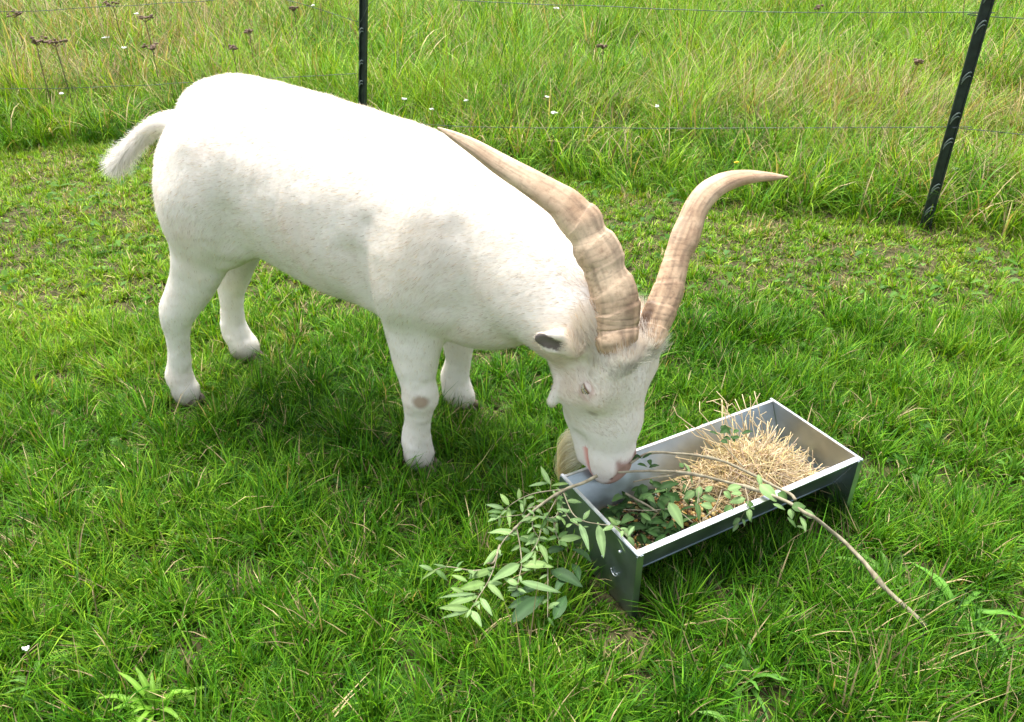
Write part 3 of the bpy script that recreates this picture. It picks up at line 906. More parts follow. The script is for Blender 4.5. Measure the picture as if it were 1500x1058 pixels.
# eyes
m, t, b = newmat('goat_eye'); M['eye'] = m
a = t.nodes.new('ShaderNodeAttribute'); a.attribute_name = 'col'; t.links.new(a.outputs['Color'], b.inputs['Base Color'])
b.inputs['Roughness'].default_value = 0.12; b.inputs['Coat Weight'].default_value = .6
def sphere(c, r, nu=20, nv=12):
    th = np.linspace(0, math.pi, nv + 1); ph = np.arange(nu) / nu * 2 * math.pi
    V = np.array([[math.sin(a) * math.cos(b), math.sin(a) * math.sin(b), math.cos(a)] for a in th for b in ph])
    i = np.arange(nv)[:, None] * nu; j = np.arange(nu)[None]; k = (j + 1) % nu
    Q = np.stack([i + j, i + nu + j, i + nu + k, i + k], -1).reshape(-1, 4)
    return V, Q
for sg in (-1, 1):
    outd = unit(HL * sg * .985 + HN * .12 + HD * .02); q0 = Hd(0, .086, -.022)
    rel = BV - q0; tr = rel @ outd; dd_ = np.linalg.norm(rel - tr[:, None] * outd, axis=1); kk_ = (tr > 0) & (dd_ < .012) & (tr < .16)
    er = .0195; ec = q0 + outd * (np.median(tr[kk_]) - er * .80); along = unit(HD * .62 + HN * .55); along = unit(along - outd * (along @ outd)); upd = np.cross(outd, along)
    if upd @ HD > 0: upd = -upd
    V, Q = sphere(0, 1, 40, 24)
    y_ = V @ outd; p1 = V @ along; p2 = V @ upd
    col = np.tile(D3([.55, .48, .36]), (len(V), 1))
    iris = (y_ > .35) & (np.hypot(p1, p2) < .8); col[iris] = D3([.62, .50, .22])
    pup = (y_ > 0) & (np.abs(p1) < .48) & (np.abs(p2) < .15); col[pup] = D3([.01, .01, .01])
    mesh('eye', ec + V * er, Q, M['eye'], goat, True, col)
    for nm, s2, open_ in (('upper_eyelid', 1, .24), ('lower_eyelid', -1, .48)):
        nu, nv = 18, 8; V = []; cols = []
        for i in range(nu + 1):
            for j in range(nv + 1):
                t1 = (i / nu - .5) * math.pi * .98; e = open_ * math.cos(t1) ** .8 * (1 if s2 > 0 else 1) if abs(t1) < 1.55 else 0
                ph = e + (1.45 - e) * j / nv
                v = along * math.sin(t1) + (outd * math.cos(ph) + upd * s2 * math.sin(ph)) * math.cos(t1)
                V.append(ec + v * (er * (1.03 + .02 * math.sin(j / nv * 3)))); cols.append(D3([.07, .04, .03]) if j == 0 else (D3([.34, .22, .17]) if j == 1 else D3([.80, .69, .60])))
        i, j = np.meshgrid(np.arange(nu), np.arange(nv), indexing='ij'); k = (i * (nv + 1) + j).ravel()
        mesh(nm, V, np.stack([k, k + 1, k + nv + 2, k + nv + 1], -1), M['skin'], goat, True, cols)
    # pale lashes
    A = Acc()
    n_ = 60; tt1 = rng.uniform(-1.2, 1.2, n_)
    for t1 in tt1:
        v = along * math.sin(t1) + (outd * math.cos(.18) + upd * math.sin(.18)) * math.cos(t1)
        p0 = ec + v * er * 1.14; dd = unit(outd * 1 + HD * .5 + rng.normal(0, .2, 3)) * .011; sd = along * .0004
        A.add([p0 - sd, p0 + sd, p0 + dd], None, [[0, 1, 2]], (.75, .70, .60))
    A.build('eyelashes', M['fur'], goat)

# horns
NEAR = [(0.240, 1.615, 0.53, 0.034), (0.2283, 1.5209, 0.5773, 0.0449), (0.2244, 1.5318, 0.6123, 0.0497), (0.2245, 1.5419, 0.6444, 0.0522), (0.2167, 1.5554, 0.6865, 0.0519), (0.1992, 1.5697, 0.7277, 0.044), (0.1887, 1.5802, 0.7584, 0.0492), (0.1726, 1.5899, 0.7834, 0.048), (0.1625, 1.5965, 0.8009, 0.0404), (0.1487, 1.6051, 0.8232, 0.0451), (0.1352, 1.611, 0.8351, 0.0424), (0.1108, 1.6223, 0.859, 0.0375), (0.0841, 1.6325, 0.8749, 0.0327), (0.0278, 1.6532, 0.9039, 0.0274), (-0.026, 1.6727, 0.9306, 0.0229), (-0.0799, 1.6927, 0.96, 0.0167), (-0.1232, 1.7081, 0.98, 0.0097), (-0.1575, 1.72, 0.9946, 0.0016)]
FARH = [(0.295, 1.625, 0.525, 0.0236), (0.3074, 1.5753, 0.5559, 0.0297), (0.3192, 1.5947, 0.5845, 0.0366), (0.337, 1.6181, 0.6175, 0.0378), (0.3548, 1.6443, 0.6556, 0.0356), (0.3666, 1.6696, 0.6944, 0.0309), (0.3773, 1.6889, 0.7234, 0.0303), (0.3905, 1.7056, 0.7473, 0.0342), (0.4024, 1.7236, 0.7738, 0.0318), (0.4173, 1.7449, 0.8053, 0.0289), (0.4415, 1.7658, 0.831, 0.028), (0.4758, 1.7867, 0.8478, 0.0245), (0.5177, 1.8078, 0.8546, 0.021), (0.5647, 1.8295, 0.853, 0.0171), (0.6135, 1.851, 0.8453, 0.012), (0.6576, 1.87, 0.8379, 0.0019)]
m, t, b = newmat('horn'); M['horn'] = m
a = t.nodes.new('ShaderNodeAttribute'); a.attribute_name = 'col'
tc = t.nodes.new('ShaderNodeTexCoord'); nn = t.nodes.new('ShaderNodeTexNoise'); nn.inputs['Scale'].default_value = 70; nn.inputs['Detail'].default_value = 10; nn.inputs['Distortion'].default_value = .25; nn.inputs['Roughness'].default_value = .7
t.links.new(tc.outputs['Object'], nn.inputs['Vector'])
rp = t.nodes.new('ShaderNodeValToRGB'); rp.color_ramp.elements[0].position = .30; rp.color_ramp.elements[0].color = (.74, .66, .60, 1); rp.color_ramp.elements[1].position = .50; rp.color_ramp.elements[1].color = (1.08, 1.05, 1.0, 1)
t.links.new(nn.outputs[0], rp.inputs[0])
mx = t.nodes.new('ShaderNodeMix'); mx.data_type = 'RGBA'; mx.blend_type = 'MULTIPLY'; mx.inputs[0].default_value = 1.0
t.links.new(a.outputs['Color'], mx.inputs[6]); t.links.new(rp.outputs[0], mx.inputs[7]); t.links.new(mx.outputs[2], b.inputs['Base Color'])
bp = t.nodes.new('ShaderNodeBump'); bp.inputs['Strength'].default_value = .6; bp.inputs['Distance'].default_value = .002
t.links.new(nn.outputs[0], bp.inputs['Height']); t.links.new(bp.outputs[0], b.inputs['Normal'])
b.inputs['Roughness'].default_value = .55


def horn(rows, thick, wide_dir, seed, dark, keel):
    S = catmull(rows, 14); pts = S[:, :3]; rw = np.maximum(S[:, 3], .0012); n = len(pts)
    T = unit(np.gradient(pts, axis=0)); B = unit(wide_dir - T * np.sum(T * wide_dir, 1, keepdims=True)); A_ = np.cross(T, B)
    sides = 64; th = np.arange(sides) / sides * 2 * math.pi
    arc = np.concatenate([[0], np.cumsum(np.linalg.norm(np.diff(pts, axis=0), axis=1))])
    V = np.zeros((n, sides, 3)); C = np.zeros((n, sides, 3))
    for j, a0 in enumerate(th):
        cb_, sb_ = math.cos(a0), math.sin(a0)
        sup = 1.0
        P0 = pts + B * (rw * cb_)[:, None] + A_ * (rw * thick * sb_)[:, None]
        wav = arc * 1.0 + .006 * np.sin(a0 * 2 + seed) + .01 * lattice_noise(P0, 22, seed)
        wav = arc + .010 * math.sin(a0 + seed) + .014 * (fbm(P0, 16, seed, 2) - .5); ph_ = (wav / .0135) % 1.0; cell = np.floor(wav / .0135); keep_ = lattice_noise(np.stack([cell * 3.7, cell * 1.3 + math.cos(a0) * .7], -1), 1.0, seed) > .42
        line_ = np.exp(-((ph_ - .5) / .10) ** 2) * keep_; ring = 1 - line_ * .8
        fade = np.clip(1 - arc / arc[-1] * 1.5, .08, 1)
        lump = (fbm(P0, 26, seed + 3, 3) - .5)
        rr = 1 + (ring - .8) * .018 * fade + lump * .10 * fade
        crack = np.clip(1 - np.abs(fbm(P0 * [1, 1, 3.0], 13, seed + 9, 3) - .5) * 40, 0, 1) * fade * (fbm(P0, 9, seed + 19, 2) > .52)
        rr -= crack * .04; saw = ((arc + .012 * math.cos(a0 + seed) + .02 * fbm(P0, 12, seed + 31, 2)) / .05) % 1.0; rr += (np.abs(saw - .12) - .45) * .10 * fade + (fbm(P0 * [1, 1, 1.0], 75, seed + 41, 3) - .5) * .10 * np.clip(fade * 1.5, .2, 1)
        tk_ = thick * (1 - keel * .5 * cb_) * (abs(sb_) ** .15 if sb_ else 1); V[:, j] = pts + (B * (rw * cb_)[:, None] + A_ * (rw * tk_ * sb_)[:, None]) * rr[:, None]
        base = D3([.45, .30, .19]) ; base2 = D3([.73, .56, .39])
        k = fbm(P0, 15, seed + 5, 3)[:, None]
        k = np.clip((k - .5) * 2.2 + .5, 0, 1); c = base * (1 - k) + base2 * k
        c = c * (1 - .42 * line_[:, None] * np.clip(fade * 1.6, 0, 1)[:, None])
        gr = fbm(np.stack([arc * 14 + 3, np.full(n, a0 * 5.5 + seed)], -1) + fbm(P0, 10, 5, 2)[:, None] * 1.5, 1.0, seed + 51, 4); c = c * (1 - .6 * np.clip((gr - .50) * 5, 0, 1)[:, None] * .6); rr -= np.clip((gr - .5) * 4, 0, 1) * .03
        c = c * (1 - .55 * crack[:, None])
        if dark is not None:
            dk = np.clip((.17 - arc) / .07 + (lump * 2), 0, 1) * np.clip((sb_ * dark[1] + cb_ * dark[0] - .35) * 4, 0, 1)
            c = c * (1 - dk[:, None]) + D3([.085, .05, .03]) * dk[:, None]
        C[:, j] = c
    V = V.reshape(-1, 3); C = C.reshape(-1, 3)
    i = np.arange(n - 1)[:, None] * sides; j = np.arange(sides)[None]; k = (j + 1) % sides
    Q = np.stack([i + j, i + k, i + sides + k, i + sides + j], -1).reshape(-1, 4)
    V = np.vstack([V, pts[-1]]); C = np.vstack([C, C[-1]]); e = (n - 1) * sides
    T_ = D3([[n * sides, e + q, e + (q + 1) % sides] for q in range(sides)])
    return V, [Q, T_], C
V, F, C_ = horn(NEAR, .55, unit(D3([1.0, -.0, .35])), 3, None, .7)
tag(mesh('horn', V, F, M['horn'], goat, True, C_), 'broad ridged horn sweeping back over the shoulder')
V, F, C_ = horn(FARH, .65, unit(D3([1.0, .0, -.35])), 11, (-1, 0), -.5)
tag(mesh('horn', V, F, M['horn'], goat, True, C_), 'far horn curling outward, dark and split near its base')

# hooves: two claws each
m, t, b = plain('hoof', (.10, .07, .05), .6); M['hoof'] = m
noisecol(t, b, (.05, .035, .025), (.22, .16, .11), 60)
for (s_, l_) in ((.04, .15), (.03, -.15), (.885, .15), (.86, -.165)):
    A = Acc()
    for k in (-1, 1):
        V, Q = sphere(0, 1, 16, 10)
        V = V.copy(); V[:, 2] = np.where(V[:, 2] < -.3, -.3 + (V[:, 2] + .3) * .1, V[:, 2])
        c0 = W(s_, l_ + k * .016, .012)
        tap = 1 - .25 * np.clip(V[:, 0], 0, 1)
        c0 = c0 + GZ * .006 + GD * .006
        A.add(c0 + GD * V[:, :1] * .044 + GN * (V[:, 1] * tap)[:, None] * .0165 + GZ * V[:, 2:] * .026 * (1 - .35 * np.clip(V[:, :1], 0, 1)), Q)
    A.build('hoof', M['hoof'], goat)

# ------------------------------------------------------------------ fence
fence = empty('wire_fence', (0.5, 4.3, 0))
tag(fence, 'low wire fence of dark notched posts and thin steel strands between pasture and meadow', 'fence')
def post(base, lean, hgt, wid, name='post'):
    A = Acc(); d = unit(D3([lean[0], lean[1], 1.0])); ax = unit(D3([.93, -.37, 0])); ax = unit(ax - d * (ax @ d)); ay = np.cross(d, ax)
    c = D3(base) + d * hgt / 2 - D3([0, 0, .05])
    A.box(c, [ax * wid / 2, ay * .0035, d * (hgt / 2 + .03)])
    for e in (-1, 1): A.box(c + ax * (wid / 2 - .003) * e - ay * .008, [ax * .003, ay * .0085, d * (hgt / 2 + .03)])
    A.box(c + ay * .010, [ax * .004, ay * .0085, d * (hgt / 2 + .03)])
    p = A.build(name, M['post'], fence, False)
    zs = [.075, .185, .40, .515, .69, .90, 1.02, 1.14]
    for z_ in zs:
        for off in (0,):
            B_ = Acc(); q0 = D3(base) + d * z_ - ay * .012
            arcp = [q0 + ax * (wid * .32 * math.cos(a0)) + d * (.024 * math.sin(a0) + .014 * math.cos(a0)) - ay * (.012 * math.sin(a0)) for a0 in np.linspace(.5, math.pi - .1, 9)]
            V, Q, T = tube(arcp, .0032, 6); B_.add(V, Q, T)
            V, Q, T = tube([p_ - d * .016 for p_ in arcp], .0028, 6); B_.add(V, Q, T)
            B_.build('wire_clip', M['post2'], p)
    return d
m, t, b = plain('post_clip', (.16, .2, .18), .25); M['post2'] = m
pR = (2.007, 3.695, 0); dR = post(pR, (0.0, 0.0), 1.35, .048)
pL = (-0.925, 4.92, 0); dL = post(pL, (.105, 0.0), 1.35, .046)
post((-4.6, 5.2, 0), (0, 0), 1.3, .056); post((4.7, 2.6, 0), (0, 0), 1.3, .056)
P0, P1, P2, P3 = D3([-4.6, 5.2, 0]), D3(pL), D3(pR), D3([4.7, 2.6, 0])
def zon(u, v, p, q):
    """height of the strand where the photograph shows it crossing u,v above the fence line p-q"""
    d = FW + RT * (u - 750) / FPX - UP * (v - 529) / FPX; nrm = D3([-(q - p)[1], (q - p)[0], 0])
    t = (p @ nrm) / (d @ nrm)
    return D3([0, 0, H]) + d * t
def strand(pts):
    A = Acc(); pts = catmull(pts, 14)
    pts[:, 2] += (lattice_noise(pts[:, :2], 6, 3) - .5) * .006
    V, Q, T = tube(pts, .0017, 5); A.add(V, Q, T); A.build('wire', M['wire'], fence)
lo = [zon(590, 179, P1, P2), zon(704, 186, P1, P2), zon(1000, 188, P1, P2), zon(1393, 186, P1, P2)]
hi = [zon(560, -4, P1, P2), zon(700, 2, P1, P2), zon(835, 8, P1, P2), zon(1130, 18, P1, P2), zon(1444, 18, P1, P2)]
zl, zh = lo[-1][2], hi[-1][2]
Lz = zon(523, 108, P0, P1)[2]
strand([P1 + D3([0, -.012, .20])] + lo + [P2 + D3([0, -.012, zl])] + [zon(1500, 197, P2, P3), P3 + D3([0, 0, zl - .02])])
strand([P1 + D3([0.06, -.012, Lz + .28])] + hi + [zon(1500, 27, P2, P3), P3 + D3([0, 0, zh])])
strand([P0 + D3([0, 0, zon(0, 130, P0, P1)[2]])] + [zon(0, 130, P0, P1), zon(130, 128, P0, P1), zon(280, 121, P0, P1), zon(430, 113, P0, P1), zon(523, 108, P0, P1)])
strand([P0 + D3([0, 0, zon(0, 17, P0, P1)[2]])] + [zon(0, 17, P0, P1), zon(130, 11, P0, P1), zon(280, 3, P0, P1), zon(400, -3, P0, P1), P1 + D3([.06, 0, Lz + .28])])

# ------------------------------------------------------------------ trough
TH_ = 0.19
trough = empty('feed_trough', tuple(TRO_A + e1 * TL / 2 + e2 * TW_ / 2))
tag(trough, 'long galvanised metal feed trough holding straw and leaves, on the grass under the goat', 'trough')
def blo(z):
    return .010 + INS * np.clip((TH_ - z) / DEP, 0, 1)
def TQ(a, b_, z): return TRO_A + e1 * a + e2 * b_ + D3([0, 0, z])
th = .0025
ez = D3([0, 0, 1.0])
for a0, nm in ((th / 2, 'end_panel'), (TL - th / 2, 'end_panel')):
    A = Acc()
    A.box(TQ(a0, TW_ / 2, TH_ / 2 + .002), [e1 * th / 2, e2 * TW_ / 2, ez * (TH_ / 2)])
    for bb_ in (0.004, TW_ - .004):
        sgn = 1 if a0 < .1 else -1
        A.box(TQ(a0 + sgn * .006, bb_ + (-.0052 if bb_ < .1 else .0052), TH_ / 2), [e1 * .009, e2 * .0011, ez * (TH_ / 2)])
    p = A.build(nm, M['steel'], trough, False)
    A = Acc(); A.box(TQ(a0 + (.003 if a0 < .1 else -.003), TW_ / 2, TH_ + .0035), [e1 * .0035, e2 * (TW_ / 2 + .003), ez * .0014])
    A.build('folded_edge', M['rim'], p, False)
# side panels slope in towards a narrower floor
DEP = .115; INS = .056
def slab(p0, p1, p2, p3, thick, A):
    p0, p1, p2, p3 = map(D3, (p0, p1, p2, p3)); nrm = unit(np.cross(p1 - p0, p3 - p0)) * thick
    V = [p0, p1, p2, p3, p0 + nrm, p1 + nrm, p2 + nrm, p3 + nrm]
    A.add(V, [[0, 3, 2, 1], [4, 5, 6, 7], [0, 1, 5, 4], [1, 2, 6, 5], [2, 3, 7, 6], [3, 0, 4, 7]])
for side_ in (0, 1):
    b_top = .004 if side_ == 0 else TW_ - .004; b_bot = b_top + (INS if side_ == 0 else -INS)
    A = Acc(); slab(TQ(.004, b_top, TH_ - .001), TQ(TL - .004, b_top, TH_ - .001), TQ(TL - .004, b_bot, TH_ - DEP), TQ(.004, b_bot, TH_ - DEP), .002, A)
    p = A.build('side_panel', M['steel'], trough, False)
    A = Acc(); A.box(TQ(TL / 2, b_top + (.004 if side_ == 0 else -.001), TH_ + .001), [e1 * (TL / 2 - .006), e2 * (.008 if side_ == 0 else .004), ez * .0012])
    A.build('folded_edge', M['rim'], p, False)
A = Acc(); A.box(TQ(TL / 2, TW_ / 2, TH_ - DEP - .001), [e1 * (TL / 2 - .005), e2 * (TW_ / 2 - INS - .002), ez * .0012]); A.build('floor_panel', M['steel'], trough, False)
# wire hook and rivet marks on the near end
A = Acc(); hk = [TQ(-.003, .07 + .012 * math.cos(a0), .085 + .010 * math.sin(a0)) for a0 in np.linspace(2.6, 6.4, 12)]
V, Q, T = tube(hk, .0014, 6); A.add(V, Q, T); A.build('wire_hook', M['rim'], trough)
for bb_, zz in ((.06, .155), (.20, .155), (.12, .09)):
    A = Acc(); V, Q = sphere(0, 1, 10, 6); A.add(TQ(0, bb_, zz) + V * .0042, Q); A.build('rivet', M['rim'], trough)

# straw heap (filling the right half) ------------------------------------------------
A = Acc(); n = 2500
ga = rng.normal(.49, .095, n); gb = rng.normal(.165, .055, n)
k = (ga > .22) & (ga < .665) & (gb > .05) & (gb < TW_ - .05); ga, gb = ga[k], gb[k]; n = len(ga)
dome = np.exp(-((ga - .47) / .13) ** 2 - ((gb - .16) / .10) ** 2)
gz_ = TH_ - DEP + .008 + dome * .092 * rng.random(n) ** .4
az = rng.uniform(0, 2 * math.pi, n); L_ = rng.uniform(.05, .14, n); el = rng.normal(0, .24, n)
for i in range(n):
    c0 = TQ(ga[i], gb[i], gz_[i]); dv = e1 * math.cos(az[i]) + e2 * math.sin(az[i]) + ez * el[i]; dv = unit(dv)
    ends = []
    half = L_[i] / 2; bend = rng.normal(0, .03, 3) + ez * -.006
    p = [c0 - dv * half, c0 - dv * half * .3 - bend * .3, c0 + dv * half * .35 - bend * .2, c0 + dv * half + bend]
    q = D3(p) - TRO_A; qa = q @ e1; qb = q @ e2; sc_ = 1
    # keep the stalks between the walls unless they poke over the rim
    qa = np.clip(qa, .012, TL - .012); lowm = q[:, 2] < TH_ + .004; zz_ = np.maximum(q[:, 2], TH_ - DEP + .004); qb = np.clip(qb, blo(zz_) + .002, TW_ - blo(zz_) - .002)
    q = np.stack([qa, qb, zz_], -1)
    pp = TRO_A + q[:, :1] * e1 + q[:, 1:2] * e2 + q[:, 2:] * ez
    V, Q, T = tube(catmull(pp, 3), rng.uniform(.0007, .0013), 4)
    A.add(V, Q, T, D3([.80, .65, .39]) * rng.uniform(.55, 1.25) * D3([1, rng.uniform(.92, 1.05), rng.uniform(.75, 1.15)]))
# a few long stalks leaning out over the back corner
for i in range(26):
    p0 = TQ(rng.uniform(.42, .60), rng.uniform(.16, .25), TH_ - .02); dv = unit(e1 * rng.normal(-.15, .35) + e2 * rng.uniform(.2, .8) + ez * rng.uniform(.35, 1.1))
    L0 = rng.uniform(.07, .15); pp = [p0, p0 + dv * L0 * .5, p0 + dv * L0 * .85 + rng.normal(0, .006, 3), p0 + dv * L0 + rng.normal(0, .018, 3) - ez * .012]
    V, Q, T = tube(pp, .0012, 4); A.add(V, Q, T, D3([.80, .65, .39]) * rng.uniform(.8, 1.25))
o = A.build('straw', M['straw']); tag(o, 'tangled heap of golden straw filling the far half of the metal trough', 'straw', kind='stuff')
# chaff and loose grain on the trough floor
A = Acc(); V0, Q0 = sphere(0, 1, 6, 4)
for i in range(9000):
    a0 = rng.uniform(.008, .46); b0 = rng.uniform(.045, TW_ - .045)
    near = math.exp(-((a0 - .045) / .05) ** 2 - ((b0 - .085) / .035) ** 2) * 1.3 + math.exp(-((a0 - .28) / .07) ** 2 - ((b0 - .13) / .07) ** 2) * .9
    if rng.random() > near + .35: continue
    R_ = rng.uniform(.0018, .0042); z0 = TH_ - DEP + .004 + rng.random() * (.012 + .035 * near * (a0 > .15)); b0 = float(np.clip(b0, blo(z0) + .004, TW_ - blo(z0) - .004)); c0 = TQ(a0, b0, z0)
    ax = unit(rng.normal(0, 1, 3)); colr = [(.70, .42, .10), (.75, .55, .22), (.35, .17, .06), (.6, .48, .28), (.06, .04, .02), (.08, .05, .025), (.05, .035, .02), (.1, .06, .03)][rng.integers(4 if rng.random() < near * .8 else 8)]
    A.add(c0 + V0 * R_ * (1 + .8 * np.abs(ax)), Q0, None, colr)
o = A.build('grain', M['grain']); tag(o, 'scattered golden feed grain and chaff on the bottom of the trough', 'feed', kind='stuff')

# ------------------------------------------------------------------ leafy branches
def leaf(A, base, tip, width, nrm, colr, droop=.12, fold=.25):
    base = D3(base); tip = D3(tip); ax = tip - base; L = np.linalg.norm(ax); ax /= L
    nrm = D3(nrm); nrm = unit(nrm - ax * (nrm @ ax)); sd = np.cross(ax, nrm)
    ts = np.linspace(0, 1, 8); prof = np.sin(np.pi * ts ** .85) ** .8 * (1 - .25 * ts); prof[0] = .04; prof[-1] = 0.01
    V = []; C = []
    for t_, w_ in zip(ts, prof):
        c0 = base + ax * L * t_ - ez * droop * L * (t_ - .0) ** 2 * .6 + nrm * .10 * L * math.sin(t_ * 3.1)
        hw = width * .5 * w_
        for s_, f_ in ((-1, 1), (-.5, .5), (0, 0), (.5, .5), (1, 1)):
            rip = .0 if s_ == 0 else .02 * L * math.sin(t_ * 17 + s_ * 3) * abs(s_)
            V.append(c0 + sd * hw * s_ + nrm * (hw * abs(s_) * fold + rip)); C.append(D3(colr) * (1.35 if s_ == 0 else 1))
    Q = [[i * 5 + j, i * 5 + j + 1, i * 5 + j + 6, i * 5 + j + 5] for i in range(7) for j in range(4)]
    A.add(V, Q, None, np.array(C))


def Z1(x, y, z): return at(600 + x / 3.778, 640 + y / 3.778, z if z > .16 else .075 + z * .53)
def Z2(x, y, z): return at(900 + x / 3.75, 560 + y / 3.75, z)


def stems(A, pts, r0, r1, knots=()):
    P = catmull(pts, 6); rr = np.linspace(r0, r1, len(P))
    for k_ in knots: rr = rr * (1 + .55 * np.exp(-((np.linspace(0, 1, len(P)) - k_) / .02) ** 2))
    P = P + (np.stack([lattice_noise(P, 30, s_) for s_ in (1, 2, 3)], -1) - .5) * r0 * .9
    V, Q, T = tube(P, rr, 8); A.add(V, Q, T)

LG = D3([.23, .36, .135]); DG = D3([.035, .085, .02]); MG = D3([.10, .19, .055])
br1 = empty('leafy_branch', tuple(Z1(860, 295, .2)))
tag(br1, 'cut branch with drooping pale green leaves hanging from the mouth over the trough end', 'branch')
A = Acc(); stems(A, [Z1(1040, 215, .262), Z1(960, 255, .252), Z1(860, 295, .24), Z1(760, 350, .225), Z1(640, 450, .19), Z1(570, 520, .165)], .0042, .0026, (.5, .97))
stems(A, [Z1(500, 600, .14), Z1(470, 690, .11), Z1(430, 700, .10)], .0028, .0022)
A.build('stem', M['bark'], br1)
A = Acc()
tw = [[(570, 520, .165), (505, 600, .14), (470, 720, .11), (430, 810, .085), (380, 890, .06), (330, 970, .045)],
      [(590, 500, .17), (610, 600, .14), (620, 700, .115), (605, 780, .09), (595, 840, .075)],
      [(830, 310, .235), (740, 480, .19), (700, 600, .15), (620, 700, .12)],
      [(850, 305, .235), (900, 420, .235), (960, 465, .225), (1040, 482, .218), (1150, 500, .212), (1210, 550, .205)],
      [(860, 290, .24), (700, 310, .225), (600, 350, .20), (520, 410, .17), (500, 445, .16)],
      [(780, 340, .225), (740, 370, .21), (650, 400, .19), (620, 430, .18), (500, 445, .16)],
      [(690, 430, .2), (680, 500, .18), (720, 570, .15)],
      [(840, 310, .235), (815, 430, .21), (770, 450, .20)],
      [(790, 440, .2), (810, 530, .17), (830, 575, .155)],
      [(470, 720, .11), (350, 740, .10), (210, 720, .09), (130, 740, .08)],
      [(830, 370, .225), (900, 470, .20), (960, 500, .195)],
      [(760, 640, .12), (765, 760, .08), (765, 1000, .01)]]
for row in tw: stems(A, [Z1(*r_) for r_ in row], .0016, .0008)
A.build('twigs', M['straw2'] if 'straw2' in M else M['bark'], br1)
A = Acc()
LV = [(780, 265, 725, 155, 48, .235), (770, 255, 655, 270, 26, .22), (880, 260, 780, 268, 34, .235), (550, 380, 500, 310, 50, .19), (605, 350, 605, 280, 40, .20), (625, 420, 620, 350, 36, .19), (525, 400, 420, 370, 46, .17), (545, 390, 555, 500, 50, .17),
      (600, 545, 430, 525, 62, .15), (560, 560, 470, 560, 40, .14), (610, 550, 760, 575, 38, .15), (830, 572, 960, 550, 56, .165), (940, 480, 995, 630, 62, .20), (1045, 485, 1075, 665, 72, .195), (1140, 498, 1195, 635, 62, .19), (1150, 490, 1100, 440, 38, .215),
      (1210, 548, 1245, 490, 32, .205), (900, 420, 810, 395, 34, .225), (820, 470, 690, 430, 32, .19), (740, 500, 680, 490, 34, .18), (610, 700, 690, 625, 42, .13), (620, 712, 800, 715, 64, .115), (695, 630, 695, 745, 34, .13), (715, 590, 765, 700, 52, .14),
      (610, 800, 845, 855, 62, .085), (600, 820, 520, 780, 56, .085), (610, 705, 450, 790, 84, .115), (490, 620, 405, 710, 46, .13), (460, 735, 320, 780, 54, .10), (420, 810, 270, 840, 64, .08), (430, 812, 525, 905, 50, .08),
      (380, 880, 200, 930, 60, .06), (390, 890, 460, 990, 58, .055), (330, 955, 160, 940, 50, .045), (340, 962, 400, 1050, 54, .04), (330, 962, 170, 1000, 34, .04), (370, 870, 150, 885, 34, .07), (320, 800, 230, 760, 30, .10), (210, 722, 130, 700, 26, .09), (150, 735, 60, 790, 24, .085), (130, 740, 90, 720, 22, .08),
      (300, 860, 225, 830, 40, .08), (330, 970, 300, 1000, 26, .05), (865, 500, 900, 480, 30, .2), (960, 465, 900, 450, 30, .225), (860, 490, 830, 440, 30, .2), (770, 540, 735, 500, 44, .16), (960, 460, 1000, 400, 40, .22), (650, 470, 720, 440, 30, .19), (690, 330, 640, 340, 26, .22), (430, 700, 520, 640, 34, .1), (595, 838, 540, 850, 30, .07)]
for x0, y0, x1, y1, wd, z0 in LV:
    b0 = Z1(x0, y0, z0); dz = -.004 if y1 > y0 else .006
    t0 = Z1(x1, y1, max(z0 + dz - .0001 * abs(y1 - y0) * (1 if y1 > y0 else -1) , .01))
    leaf(A, b0, t0, wd / 3.778 / FPX * 1.55 * rng.uniform(.75, 1.05), unit(D3([rng.normal(0, .3), -.55 + rng.normal(0, .3), .8])), LG * rng.uniform(.8, 1.15) * D3([1, 1, rng.uniform(.8, 1.15)]), .10, rng.uniform(-.25, .3))
for row in tw:
    Pt = catmull([Z1(*r_) for r_ in row], 5)
    for i_ in rng.choice(len(Pt), min(9, len(Pt)), replace=False):
        dd = unit(D3([rng.normal(0, 1), rng.normal(-.3, .7), rng.normal(-.1, .35)])); L0 = rng.uniform(.014, .038)
        leaf(A, Pt[i_], Pt[i_] + dd * L0, L0 * rng.uniform(.28, .42), unit(D3([rng.normal(0, .4), -.4, .9])), (LG if rng.random() < .7 else MG) * rng.uniform(.7, 1.15), .1, rng.uniform(-.3, .4))
A.build('leaves', M['leaf'], br1)
A = Acc()  # leaves of a darker green lying under the spray
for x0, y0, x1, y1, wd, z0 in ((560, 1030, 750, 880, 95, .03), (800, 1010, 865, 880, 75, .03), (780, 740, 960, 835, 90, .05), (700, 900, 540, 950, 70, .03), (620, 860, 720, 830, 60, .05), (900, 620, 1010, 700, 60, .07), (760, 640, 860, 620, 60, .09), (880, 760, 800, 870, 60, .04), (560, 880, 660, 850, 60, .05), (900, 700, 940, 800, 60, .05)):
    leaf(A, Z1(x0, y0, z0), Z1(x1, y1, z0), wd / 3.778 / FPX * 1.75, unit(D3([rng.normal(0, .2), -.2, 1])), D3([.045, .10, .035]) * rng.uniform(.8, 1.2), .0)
tag(A.build('dark_leaves', M['leaf'], br1), 'dark green leaf surfaces turned up against the trough end')

